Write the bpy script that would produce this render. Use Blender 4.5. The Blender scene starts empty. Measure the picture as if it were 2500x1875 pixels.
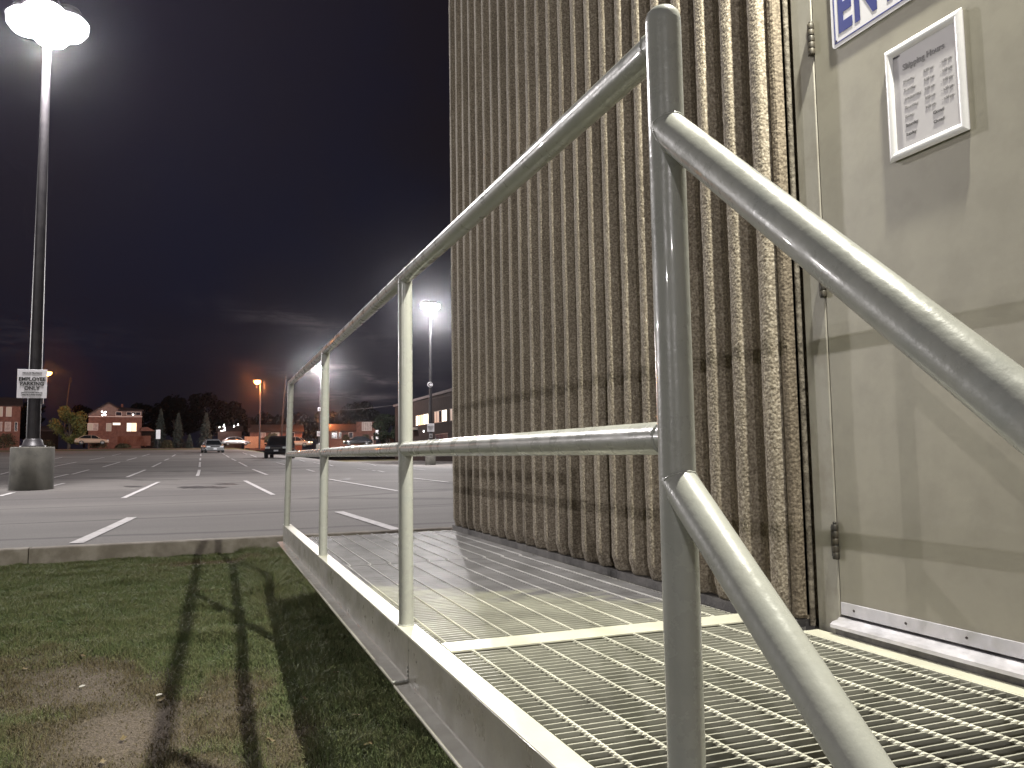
import bpy, bmesh, math, random
import numpy as np
from mathutils import Vector, Matrix, noise as mnoise

random.seed(7); RNG = np.random.default_rng(7)
S = bpy.context.scene
COL = S.collection

# ---------------------------------------------------------------- camera
F_PX, YAW, PITCH, ROLL, CAM_H = 1974.414, 0.3596985, 0.0850963, -0.0149376, 0.5539206
def _axes():
    cy, sy, cp, sp = math.cos(YAW), math.sin(YAW), math.cos(PITCH), math.sin(PITCH)
    f = Vector((sy*cp, cy*cp, sp)); r = Vector((cy, -sy, 0)); u = r.cross(f)
    cr, sr = math.cos(ROLL), math.sin(ROLL)
    return cr*r + sr*u, -sr*r + cr*u, f
AR, AU, AF = _axes()
cam = bpy.data.cameras.new("camera"); camo = bpy.data.objects.new("camera", cam); COL.objects.link(camo)
cam.sensor_width = 36; cam.lens = 36*F_PX/2500; cam.clip_end = 6000; cam.clip_start = 0.02
M = Matrix((AR, AU, -AF)).transposed().to_4x4(); M.translation = Vector((0, 0, CAM_H))
camo.matrix_world = M
S.camera = camo
GLARE_HAZE = 0.00014

def ray(px, py): return AF + AR*((px-1250)/F_PX) - AU*((py-937.5)/F_PX)
def at(px, py, depth): return Vector((0, 0, CAM_H)) + ray(px, py)*depth          # point at a given distance
def on_plane(px, py, axis, val):
    d = ray(px, py); o = Vector((0, 0, CAM_H)); return o + d*((val-o[axis])/d[axis])

# ---------------------------------------------------------------- render settings
S.view_settings.view_transform = 'Standard'; S.view_settings.look = 'None'
S.view_settings.exposure = 0.0; S.view_settings.gamma = 1.0
S.view_settings.use_curve_mapping = False
S.cycles.use_denoising = True
S.cycles.max_bounces = 5; S.cycles.diffuse_bounces = 3; S.cycles.glossy_bounces = 3
S.cycles.sample_clamp_indirect = 4.0
S.cycles.caustics_reflective = False; S.cycles.caustics_refractive = False

# ---------------------------------------------------------------- world: night sky, thin moonlit clouds
W = bpy.data.worlds.new("World"); S.world = W; W.use_nodes = True
nt = W.node_tree; N = nt.nodes; L = nt.links; N.clear()
def nd(tree, typ, **kw):
    n = tree.nodes.new(typ)
    for k, v in kw.items():
        if k.startswith('i_'):
            key = k[2:]; n.inputs[int(key) if key.isdigit() else key.replace('_', ' ')].default_value = v
        else: setattr(n, k, v)
    return n
out = nd(nt, 'ShaderNodeOutputWorld'); bg = nd(nt, 'ShaderNodeBackground'); L.new(bg.outputs[0], out.inputs[0])
tc = nd(nt, 'ShaderNodeTexCoord'); sep = nd(nt, 'ShaderNodeSeparateXYZ'); L.new(tc.outputs['Generated'], sep.inputs[0])
def m(op, a, b=None, c=None):
    n = nd(nt, 'ShaderNodeMath', operation=op)
    for i, v in enumerate((a, b, c)):
        if v is None: continue
        if isinstance(v, (int, float)): n.inputs[i].default_value = v
        else: L.new(v, n.inputs[i])
    return n.outputs[0]
el = m('ARCSINE', sep.outputs[2]); az = m('ARCTAN2', sep.outputs[0], sep.outputs[1])
comb = nd(nt, 'ShaderNodeCombineXYZ'); L.new(az, comb.inputs[0]); L.new(el, comb.inputs[1])
# broad mottled cloud cover: blue-black gaps, brown-black cloud
n1 = nd(nt, 'ShaderNodeTexNoise', i_Scale=2.6, i_Detail=5.0, i_Roughness=0.55); L.new(tc.outputs['Generated'], n1.inputs['Vector'])
r1 = nd(nt, 'ShaderNodeValToRGB'); L.new(n1.outputs[0], r1.inputs[0])
r1.color_ramp.elements[0].position = 0.36; r1.color_ramp.elements[0].color = (0.0030, 0.0038, 0.0115, 1)
r1.color_ramp.elements[1].position = 0.62; r1.color_ramp.elements[1].color = (0.0068, 0.0047, 0.0057, 1)
# broad pale veil in the north west: the lot lamp's glow painted into the sky
veil = m('MULTIPLY', m('POWER', 2.718, m('MULTIPLY', -5.0, m('ADD', m('POWER', m('ADD', az, 0.25), 2.0), m('POWER', m('SUBTRACT', el, 0.62), 2.0)))), 0.65)
mixv = nd(nt, 'ShaderNodeMix', data_type='RGBA'); L.new(veil, mixv.inputs[0]); L.new(r1.outputs[0], mixv.inputs[6]); mixv.inputs[7].default_value = (0.034, 0.029, 0.044, 1)
def streak(az0, el0, saz, sel, slope, amp, seed):
    mp = nd(nt, 'ShaderNodeMapping'); mp.inputs['Scale'].default_value = (22, 130, 1); mp.inputs['Location'].default_value = (seed, seed*2, 0); L.new(comb.outputs[0], mp.inputs[0])
    nn = nd(nt, 'ShaderNodeTexNoise', i_Scale=1.0, i_Detail=6.0, i_Roughness=0.6, i_Distortion=0.8); L.new(mp.outputs[0], nn.inputs['Vector'])
    nn2 = nd(nt, 'ShaderNodeTexNoise', i_Scale=14.0, i_Detail=3.0); L.new(comb.outputs[0], nn2.inputs['Vector'])
    da = m('SUBTRACT', az, az0)
    wob = m('MULTIPLY', m('SUBTRACT', nn2.outputs[0], 0.5), 0.05)
    de = m('SUBTRACT', m('SUBTRACT', el, el0), m('ADD', m('MULTIPLY', da, slope), wob))
    g = m('POWER', 2.718, m('MULTIPLY', -1.0, m('ADD', m('POWER', m('DIVIDE', da, saz), 2.0), m('POWER', m('DIVIDE', de, sel), 2.0))))
    k = m('MULTIPLY', m('MAXIMUM', m('SUBTRACT', nn.outputs[0], 0.40), 0.0), 5.0)
    return m('MULTIPLY', m('MULTIPLY', g, k), amp)
tot = None
for a in ((0.150, 0.098, 0.065, 0.006, -0.10, 0.115, 3.1), (0.150, 0.072, 0.060, 0.0055, -0.05, 0.11, 9.7),
          (0.120, 0.157, 0.085, 0.010, -0.16, 0.045, 5.3), (0.25, 0.09, 0.10, 0.012, -0.1, 0.02, 1.3), (-0.5, 0.12, 0.3, 0.02, 0.02, 0.03, 14.3), (0.9, 0.14, 0.5, 0.03, 0.02, 0.03, 21.3)):
    s_ = streak(*a); tot = s_ if tot is None else m('ADD', tot, s_)
cc = nd(nt, 'ShaderNodeMix', data_type='RGBA', blend_type='MIX'); L.new(m('MINIMUM', tot, 1.0), cc.inputs[0]); L.new(mixv.outputs[2], cc.inputs[6]); cc.inputs[7].default_value = (0.95, 0.80, 0.80, 1)
L.new(cc.outputs[2], bg.inputs[0]); bg.inputs[1].default_value = 1.0

# ---------------------------------------------------------------- material helpers
MATS = {}
def material(name, col, rough=0.6, metal=0.0, var=0.0, vscale=8.0, bump=0.0, bscale=60.0, emit=None, estr=0.0, spec=0.5,
             col2=None, stretch=None, coat=0.0, bdist=0.01, detail=5.0, c2pos=(0.4, 0.6), objrand=0.0, blotch=None):
    if name in MATS: return MATS[name]
    mt = bpy.data.materials.new(name); mt.use_nodes = True; t = mt.node_tree; b = t.nodes['Principled BSDF']
    b.inputs['Base Color'].default_value = (*col, 1); b.inputs['Roughness'].default_value = rough
    b.inputs['Metallic'].default_value = metal; b.inputs['Specular IOR Level'].default_value = spec
    b.inputs['Coat Weight'].default_value = coat
    src = t.nodes.new('ShaderNodeTexCoord').outputs['Object']
    if objrand:
        oi = t.nodes.new('ShaderNodeObjectInfo'); sc = t.nodes.new('ShaderNodeVectorMath'); sc.operation = 'MULTIPLY_ADD'
        t.links.new(oi.outputs['Random'], sc.inputs[0]); sc.inputs[1].default_value = (37, 19, 53); t.links.new(src, sc.inputs[2]); src = sc.outputs[0]
    if stretch:
        mp = t.nodes.new('ShaderNodeMapping'); mp.inputs['Scale'].default_value = stretch; t.links.new(src, mp.inputs[0]); src = mp.outputs[0]
    colout = None
    if var or col2:
        n = nd(t, 'ShaderNodeTexNoise', i_Scale=vscale, i_Detail=detail, i_Roughness=0.6); t.links.new(src, n.inputs['Vector'])
        r = t.nodes.new('ShaderNodeValToRGB'); t.links.new(n.outputs[0], r.inputs[0])
        c2 = col2 or tuple(min(1, c*(1+var)) for c in col)
        c1 = col if col2 else tuple(c*(1-var) for c in col)
        r.color_ramp.elements[0].position = c2pos[0]; r.color_ramp.elements[0].color = (*c1, 1)
        r.color_ramp.elements[1].position = c2pos[1]; r.color_ramp.elements[1].color = (*c2, 1)
        colout = r.outputs[0]
        if blotch:                                       # (scale, colour, amount): wide stains over the grain
            nb = nd(t, 'ShaderNodeTexNoise', i_Scale=blotch[0], i_Detail=4.0, i_Roughness=0.6); t.links.new(src, nb.inputs['Vector'])
            rb = t.nodes.new('ShaderNodeValToRGB'); t.links.new(nb.outputs[0], rb.inputs[0])
            rb.color_ramp.elements[0].position = 0.45; rb.color_ramp.elements[0].color = (0, 0, 0, 1)
            rb.color_ramp.elements[1].position = 0.68; rb.color_ramp.elements[1].color = (blotch[2],)*3 + (1,)
            mx = t.nodes.new('ShaderNodeMix'); mx.data_type = 'RGBA'; t.links.new(rb.outputs[0], mx.inputs[0]); t.links.new(colout, mx.inputs[6]); mx.inputs[7].default_value = (*blotch[1], 1)
            colout = mx.outputs[2]
        t.links.new(colout, b.inputs['Base Color'])
    if bump:
        n = nd(t, 'ShaderNodeTexNoise', i_Scale=bscale, i_Detail=4.0, i_Roughness=0.6); t.links.new(src, n.inputs['Vector'])
        bp = t.nodes.new('ShaderNodeBump'); bp.inputs['Strength'].default_value = bump; bp.inputs['Distance'].default_value = bdist
        t.links.new(n.outputs[0], bp.inputs['Height']); t.links.new(bp.outputs[0], b.inputs['Normal'])
    if emit:
        b.inputs['Emission Color'].default_value = (*emit, 1); b.inputs['Emission Strength'].default_value = estr
    MATS[name] = mt; return mt

def M_(n): return MATS[n]
def rough_wear(name, lo, hi, scale):
    t = MATS[name].node_tree; b = t.nodes['Principled BSDF']; tcn = t.nodes.new('ShaderNodeTexCoord')
    n = nd(t, 'ShaderNodeTexNoise', i_Scale=scale, i_Detail=5.0, i_Roughness=0.7); t.links.new(tcn.outputs['Object'], n.inputs['Vector'])
    mr = nd(t, 'ShaderNodeMapRange'); t.links.new(n.outputs[0], mr.inputs[0]); mr.inputs[1].default_value = 0.35; mr.inputs[2].default_value = 0.65; mr.inputs[3].default_value = lo; mr.inputs[4].default_value = hi
    t.links.new(mr.outputs[0], b.inputs['Roughness'])
material('rail_paint', (0.345, 0.35, 0.32), 0.27, var=0.06, vscale=9, bump=0.16, bscale=45, bdist=0.005, coat=0.4, col2=(0.40, 0.395, 0.355), blotch=(9.0, (0.29, 0.31, 0.30), 0.6))
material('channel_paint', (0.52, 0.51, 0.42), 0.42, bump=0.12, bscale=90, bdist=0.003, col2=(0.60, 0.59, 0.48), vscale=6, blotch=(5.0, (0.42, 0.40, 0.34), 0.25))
material('web_colour', (0.24, 0.23, 0.19), 0.38, bump=0.12, bscale=90, bdist=0.003, col2=(0.29, 0.275, 0.23), vscale=5, blotch=(3.0, (0.17, 0.155, 0.135), 0.5))  # side web and bottom flange, darker than the top flange
material('concrete', (0.25, 0.24, 0.21), 0.9, bump=0.5, bscale=40, col2=(0.34, 0.32, 0.28), vscale=5, blotch=(1.6, (0.16, 0.15, 0.13), 0.6))
material('pole_concrete', (0.10, 0.097, 0.085), 0.95, bump=0.5, bscale=30, col2=(0.15, 0.145, 0.125), vscale=3, blotch=(1.5, (0.07, 0.066, 0.058), 0.5))
material('base_concrete', (0.13, 0.125, 0.12), 0.9, bump=0.5, bscale=50, col2=(0.2, 0.19, 0.18), vscale=7)
material('kerb_concrete', (0.23, 0.205, 0.17), 0.95, bump=0.5, bscale=45, col2=(0.33, 0.30, 0.26), vscale=6, blotch=(1.2, (0.13, 0.11, 0.09), 0.7))
material('door_paint', (0.315, 0.295, 0.238), 0.5, bump=0.3, bscale=14, bdist=0.002, col2=(0.34, 0.318, 0.255), vscale=2.5, blotch=(9.0, (0.25, 0.232, 0.185), 0.45))
material('frame_paint', (0.36, 0.345, 0.30), 0.55, bump=0.25, bscale=120, bdist=0.001, col2=(0.40, 0.38, 0.33), vscale=4, blotch=(9.0, (0.20, 0.17, 0.12), 0.4))
material('aluminium', (0.62, 0.61, 0.66), 0.42, metal=0.55, bump=0.15, bscale=200, bdist=0.001, col2=(0.72, 0.70, 0.75), vscale=12)
material('hinge_steel', (0.03, 0.028, 0.024), 0.5, metal=0.2, bump=0.5, bscale=200, bdist=0.001, col2=(0.08, 0.068, 0.05), vscale=40)
material('screw_steel', (0.09, 0.08, 0.08), 0.4, metal=0.8)
material('sign_white', (0.74, 0.73, 0.76), 0.4, col2=(0.78, 0.77, 0.80), vscale=3)
material('notice_paper', (0.56, 0.54, 0.555), 0.5, col2=(0.59, 0.57, 0.58), vscale=3)
material('paper', (0.48, 0.46, 0.49), 0.6, col2=(0.66, 0.64, 0.66), vscale=3)
material('frame_white', (0.80, 0.79, 0.80), 0.28, col2=(0.84, 0.83, 0.84), vscale=5, bump=0.05, bscale=100)
material('ink_blue', (0.015, 0.028, 0.20), 0.5)
material('ink_grey', (0.26, 0.25, 0.26), 0.6)
material('ink_notice', (0.12, 0.115, 0.12), 0.6)
material('ink_black', (0.02, 0.02, 0.02), 0.6)
material('pole_dark', (0.030, 0.028, 0.032), 0.45, metal=0.2, col2=(0.045, 0.042, 0.045), vscale=4, spec=0.4)
material('bowl_white', (0.9, 0.9, 0.9), 0.3, emit=(1.0, 0.96, 1.0), estr=28)
material('bowl_orange', (0.9, 0.7, 0.5), 0.3, emit=(1.0, 0.42, 0.10), estr=7)
material('lens_warm', (0.9, 0.9, 0.8), 0.3, emit=(1.0, 0.97, 0.74), estr=10)
material('line_paint', (0.52, 0.50, 0.50), 0.7, col2=(0.26, 0.25, 0.25), vscale=9, c2pos=(0.5, 0.72), bump=0.2, bscale=60)
material('soil_stain', (0.018, 0.016, 0.016), 0.55, col2=(0.06, 0.055, 0.055), vscale=3)
material('brick', (0.13, 0.065, 0.05), 0.9, col2=(0.19, 0.095, 0.075), vscale=2.0, bump=0.3, bscale=12)
material('brick_brown', (0.012, 0.008, 0.007), 1.0, col2=(0.020, 0.013, 0.011), vscale=2.0, spec=0.1, bump=0.3, bscale=12)
material('siding', (0.16, 0.12, 0.11), 0.8, col2=(0.21, 0.16, 0.14), vscale=2.0)
material('roof_shingle', (0.035, 0.025, 0.025), 0.95, col2=(0.055, 0.04, 0.038), vscale=4, bump=0.6, bscale=8)
material('trim_white', (0.62, 0.58, 0.55), 0.6, var=0.05)
material('pane_dark', (0.02, 0.02, 0.03), 0.08, spec=0.8)
material('pane_curtain', (0.35, 0.30, 0.28), 0.5, var=0.2, vscale=3)
material('pane_lit', (0.6, 0.5, 0.3), 0.4, emit=(1.0, 0.78, 0.45), estr=1.6)
material('pane_lit_white', (0.6, 0.6, 0.5), 0.4, emit=(1.0, 0.96, 0.80), estr=1.3)
material('pane_lit_amber', (0.6, 0.5, 0.3), 0.4, emit=(1.0, 0.68, 0.30), estr=0.85)
material('pane_dim', (0.3, 0.28, 0.24), 0.4, emit=(1.0, 0.85, 0.65), estr=0.10)
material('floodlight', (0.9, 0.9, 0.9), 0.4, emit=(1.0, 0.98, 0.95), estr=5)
material('fence_wood', (0.36, 0.20, 0.12), 0.8, col2=(0.44, 0.26, 0.16), vscale=3, bump=0.3, bscale=10, objrand=1)
material('fence_dark', (0.12, 0.055, 0.04), 0.85, col2=(0.17, 0.08, 0.055), vscale=3, objrand=1)
material('wood_pole', (0.045, 0.032, 0.028), 0.9, var=0.2, vscale=4)
material('bark', (0.07, 0.055, 0.045), 0.95, var=0.3, vscale=6, bump=0.6, bscale=20)
material('leaf_dark', (0.010, 0.015, 0.008), 1.0, spec=0.1, var=0.4, vscale=0.8)
material('leaf_black', (0.005, 0.005, 0.004), 1.0, spec=0.05, var=0.3, vscale=0.5)
material('leaf_spruce', (0.026, 0.036, 0.030), 0.8, var=0.35, vscale=1.5)
material('leaf_yellow', (0.13, 0.12, 0.030), 0.7, col2=(0.07, 0.09, 0.02), vscale=0.7)
material('leaf_hedge', (0.05, 0.045, 0.022), 0.8, var=0.3, vscale=1.2)
material('verge_grass', (0.050, 0.058, 0.022), 0.95, col2=(0.08, 0.07, 0.035), vscale=0.25, bump=0.5, bscale=5)
material('car_silver', (0.50, 0.52, 0.54), 0.25, metal=0.6, coat=0.6, var=0.02)
material('car_black', (0.012, 0.013, 0.016), 0.15, coat=0.8, var=0.02)
material('car_lit_orange', (0.42, 0.30, 0.22), 0.3, coat=0.5, var=0.02)  # pale body with the orange street light mixed into its colour
material('car_white', (0.72, 0.70, 0.68), 0.25, coat=0.6, var=0.02)
material('car_glass', (0.010, 0.012, 0.014), 0.06, spec=0.8)
material('tyre', (0.02, 0.02, 0.02), 0.85)
material('rim', (0.45, 0.46, 0.48), 0.3, metal=0.8)
material('headlight', (0.75, 0.78, 0.8), 0.08, spec=0.9)
material('headlight_on', (0.9, 0.9, 0.8), 0.2, emit=(1.0, 0.90, 0.62), estr=6)
material('taillight', (0.25, 0.01, 0.01), 0.2, emit=(1.0, 0.05, 0.02), estr=0.5)
material('taillight_on', (0.4, 0.02, 0.01), 0.2, emit=(1.0, 0.10, 0.04), estr=4)
material('plate', (0.65, 0.66, 0.70), 0.4, var=0.03)
material('trim_black', (0.015, 0.015, 0.015), 0.5)
material('dry_leaf', (0.16, 0.12, 0.06), 0.8, col2=(0.26, 0.20, 0.11), vscale=30, objrand=1)
material('litter_white', (0.60, 0.58, 0.52), 0.7)
material('caulk', (0.10, 0.085, 0.065), 0.8, col2=(0.20, 0.175, 0.14), vscale=30, bump=0.7, bscale=60)

rough_wear('rail_paint', 0.20, 0.42, 14.0); rough_wear('web_colour', 0.25, 0.55, 9.0); rough_wear('aluminium', 0.28, 0.55, 20.0)
# exposed-aggregate concrete of the fluted wall
def mk_aggregate(name, dark, mid, light, shift=0.0):
    mt = bpy.data.materials.new(name); mt.use_nodes = True; t = mt.node_tree; b = t.nodes['Principled BSDF']
    b.inputs['Roughness'].default_value = 0.85; b.inputs['Specular IOR Level'].default_value = 0.35
    tcn = t.nodes.new('ShaderNodeTexCoord'); oi = t.nodes.new('ShaderNodeObjectInfo')
    sc = t.nodes.new('ShaderNodeVectorMath'); sc.operation = 'MULTIPLY_ADD'; t.links.new(oi.outputs['Random'], sc.inputs[0]); sc.inputs[1].default_value = (31, 17, 47); t.links.new(tcn.outputs['Object'], sc.inputs[2])
    src = sc.outputs[0]
    v = nd(t, 'ShaderNodeTexVoronoi', i_Scale=85.0, i_Randomness=1.0); t.links.new(src, v.inputs['Vector'])
    n = nd(t, 'ShaderNodeTexNoise', i_Scale=120.0, i_Detail=3.0); t.links.new(src, n.inputs['Vector'])
    n2 = nd(t, 'ShaderNodeTexNoise', i_Scale=3.0, i_Detail=5.0, i_Roughness=0.65); t.links.new(src, n2.inputs['Vector'])
    r = t.nodes.new('ShaderNodeValToRGB'); t.links.new(n.outputs[0], r.inputs[0])
    e = r.color_ramp.elements; e[0].position = 0.32; e[0].color = (*dark, 1); e[1].position = 0.72; e[1].color = (*light, 1)
    k = e.new(0.50); k.color = (*mid, 1)
    r2 = t.nodes.new('ShaderNodeValToRGB'); t.links.new(n2.outputs[0], r2.inputs[0]); r2.color_ramp.elements[0].position = 0.3; r2.color_ramp.elements[0].color = (0.80, 0.78, 0.75, 1); r2.color_ramp.elements[1].position = 0.7; r2.color_ramp.elements[1].color = (1.08, 1.06, 1.03, 1)
    mx = t.nodes.new('ShaderNodeMix'); mx.data_type = 'RGBA'; mx.blend_type = 'MULTIPLY'; mx.inputs[0].default_value = 1; t.links.new(r.outputs[0], mx.inputs[6]); t.links.new(r2.outputs[0], mx.inputs[7])
    g_ = t.nodes.new('ShaderNodeNewGeometry'); mp = t.nodes.new('ShaderNodeMapping'); mp.inputs['Scale'].default_value = (6, 6, 0.55); t.links.new(g_.outputs['Position'], mp.inputs[0])
    ns = nd(t, 'ShaderNodeTexNoise', i_Scale=1.0, i_Detail=5.0, i_Roughness=0.65); t.links.new(mp.outputs[0], ns.inputs['Vector'])
    rs = t.nodes.new('ShaderNodeValToRGB'); t.links.new(ns.outputs[0], rs.inputs[0]); rs.color_ramp.elements[0].position = 0.36; rs.color_ramp.elements[0].color = (0.62, 0.60, 0.58, 1); rs.color_ramp.elements[1].position = 0.58; rs.color_ramp.elements[1].color = (1.05, 1.04, 1.02, 1)
    ms = t.nodes.new('ShaderNodeMix'); ms.data_type = 'RGBA'; ms.blend_type = 'MULTIPLY'; ms.inputs[0].default_value = 0.5; t.links.new(mx.outputs[2], ms.inputs[6]); t.links.new(rs.outputs[0], ms.inputs[7])
    t.links.new(ms.outputs[2], b.inputs['Base Color'])
    hm = t.nodes.new('ShaderNodeMath'); hm.operation = 'SUBTRACT'; t.links.new(n.outputs[0], hm.inputs[0]); t.links.new(v.outputs['Distance'], hm.inputs[1])
    bp = t.nodes.new('ShaderNodeBump'); bp.inputs['Strength'].default_value = 0.6; bp.inputs['Distance'].default_value = 0.0035
    t.links.new(hm.outputs[0], bp.inputs['Height']); t.links.new(bp.outputs[0], b.inputs['Normal'])
    MATS[name] = mt
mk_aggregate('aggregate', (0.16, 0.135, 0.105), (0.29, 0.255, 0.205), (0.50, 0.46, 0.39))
mk_aggregate('aggregate_groove', (0.12, 0.097, 0.073), (0.20, 0.168, 0.13), (0.30, 0.26, 0.205))  # darker copy for the recessed wall, groove shade put into the colour

# walkway grating: cream over the near half, grey beyond a ragged edge
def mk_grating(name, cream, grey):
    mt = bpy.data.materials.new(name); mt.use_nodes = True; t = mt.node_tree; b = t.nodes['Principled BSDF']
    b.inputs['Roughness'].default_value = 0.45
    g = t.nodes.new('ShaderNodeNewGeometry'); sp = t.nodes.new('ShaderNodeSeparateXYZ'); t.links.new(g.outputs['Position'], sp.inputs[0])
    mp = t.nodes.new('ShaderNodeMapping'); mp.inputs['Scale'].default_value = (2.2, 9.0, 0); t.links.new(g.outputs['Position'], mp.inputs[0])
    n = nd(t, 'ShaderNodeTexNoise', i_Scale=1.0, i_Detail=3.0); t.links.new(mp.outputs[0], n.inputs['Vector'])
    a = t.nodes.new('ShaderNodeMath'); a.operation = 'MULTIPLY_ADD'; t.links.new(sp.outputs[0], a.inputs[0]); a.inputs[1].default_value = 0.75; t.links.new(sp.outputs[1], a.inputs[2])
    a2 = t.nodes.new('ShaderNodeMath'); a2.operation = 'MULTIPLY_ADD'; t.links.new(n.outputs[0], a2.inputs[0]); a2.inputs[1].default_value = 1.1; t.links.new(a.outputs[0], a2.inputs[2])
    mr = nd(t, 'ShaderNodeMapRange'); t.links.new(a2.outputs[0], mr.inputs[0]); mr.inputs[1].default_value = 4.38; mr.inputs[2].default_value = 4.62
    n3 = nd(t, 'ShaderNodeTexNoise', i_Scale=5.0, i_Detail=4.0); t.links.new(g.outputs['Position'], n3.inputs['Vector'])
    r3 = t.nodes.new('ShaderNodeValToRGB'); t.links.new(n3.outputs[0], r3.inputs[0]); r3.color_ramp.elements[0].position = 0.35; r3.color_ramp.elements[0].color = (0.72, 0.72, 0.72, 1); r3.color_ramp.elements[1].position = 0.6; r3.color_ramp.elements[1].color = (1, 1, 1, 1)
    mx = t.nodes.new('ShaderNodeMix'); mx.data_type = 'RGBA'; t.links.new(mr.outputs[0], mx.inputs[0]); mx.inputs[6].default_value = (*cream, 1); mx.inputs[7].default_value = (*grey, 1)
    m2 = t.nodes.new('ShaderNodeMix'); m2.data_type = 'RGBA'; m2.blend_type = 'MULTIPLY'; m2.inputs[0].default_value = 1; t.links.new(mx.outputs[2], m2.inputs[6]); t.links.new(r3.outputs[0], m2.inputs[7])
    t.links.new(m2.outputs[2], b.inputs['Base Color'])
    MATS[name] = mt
mk_grating('bar_colour', (0.36, 0.355, 0.30), (0.215, 0.208, 0.22))
mk_grating('rod_colour', (0.76, 0.745, 0.64), (0.56, 0.545, 0.555))

# asphalt
def mk_asphalt():
    mt = bpy.data.materials.new('asphalt'); mt.use_nodes = True; t = mt.node_tree; b = t.nodes['Principled BSDF']
    b.inputs['Roughness'].default_value = 0.8; b.inputs['Specular IOR Level'].default_value = 0.3
    g = t.nodes.new('ShaderNodeNewGeometry')
    n = nd(t, 'ShaderNodeTexNoise', i_Scale=60.0, i_Detail=3.0); t.links.new(g.outputs['Position'], n.inputs['Vector'])
    mp = t.nodes.new('ShaderNodeMapping'); mp.inputs['Scale'].default_value = (0.05, 0.30, 0); t.links.new(g.outputs['Position'], mp.inputs[0])
    n2 = nd(t, 'ShaderNodeTexNoise', i_Scale=1.0, i_Detail=6.0, i_Roughness=0.65, i_Distortion=0.3); t.links.new(mp.outputs[0], n2.inputs['Vector'])
    r = t.nodes.new('ShaderNodeValToRGB'); t.links.new(n2.outputs[0], r.inputs[0]); e = r.color_ramp.elements
    e[0].position = 0.36; e[0].color = (0.100, 0.093, 0.090, 1); e[1].position = 0.66; e[1].color = (0.168, 0.158, 0.148, 1)
    # seams and cracks running across the lot
    mp3 = t.nodes.new('ShaderNodeMapping'); mp3.inputs['Scale'].default_value = (0.055, 0.42, 0); t.links.new(g.outputs['Position'], mp3.inputs[0])
    n5 = nd(t, 'ShaderNodeTexNoise', i_Scale=0.7, i_Detail=4.0); t.links.new(g.outputs['Position'], n5.inputs['Vector'])
    ad = t.nodes.new('ShaderNodeMixRGB'); ad.inputs[0].default_value = 0.10; t.links.new(mp3.outputs[0], ad.inputs[1]); t.links.new(n5.outputs['Color'], ad.inputs[2])
    v = nd(t, 'ShaderNodeTexVoronoi', feature='DISTANCE_TO_EDGE', i_Scale=1.0); t.links.new(ad.outputs[0], v.inputs['Vector'])
    rc = t.nodes.new('ShaderNodeValToRGB'); t.links.new(v.outputs['Distance'], rc.inputs[0]); rc.color_ramp.elements[0].position = 0.0; rc.color_ramp.elements[0].color = (0.42, 0.42, 0.42, 1); rc.color_ramp.elements[1].position = 0.03; rc.color_ramp.elements[1].color = (1, 1, 1, 1)
    m1 = t.nodes.new('ShaderNodeMix'); m1.data_type = 'RGBA'; m1.blend_type = 'MULTIPLY'; m1.inputs[0].default_value = 1.0; t.links.new(r.outputs[0], m1.inputs[6]); t.links.new(rc.outputs[0], m1.inputs[7])
    r4 = t.nodes.new('ShaderNodeValToRGB'); t.links.new(n.outputs[0], r4.inputs[0]); r4.color_ramp.elements[0].position = 0.3; r4.color_ramp.elements[0].color = (0.78, 0.78, 0.78, 1); r4.color_ramp.elements[1].position = 0.7; r4.color_ramp.elements[1].color = (1.15, 1.15, 1.15, 1)
    m2 = t.nodes.new('ShaderNodeMix'); m2.data_type = 'RGBA'; m2.blend_type = 'MULTIPLY'; m2.inputs[0].default_value = 1; t.links.new(m1.outputs[2], m2.inputs[6]); t.links.new(r4.outputs[0], m2.inputs[7])
    t.links.new(m2.outputs[2], b.inputs['Base Color'])
    bp = t.nodes.new('ShaderNodeBump'); bp.inputs['Strength'].default_value = 0.4; bp.inputs['Distance'].default_value = 0.01; t.links.new(n.outputs[0], bp.inputs['Height']); t.links.new(bp.outputs[0], b.inputs['Normal'])
    MATS['asphalt'] = mt
mk_asphalt()

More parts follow.
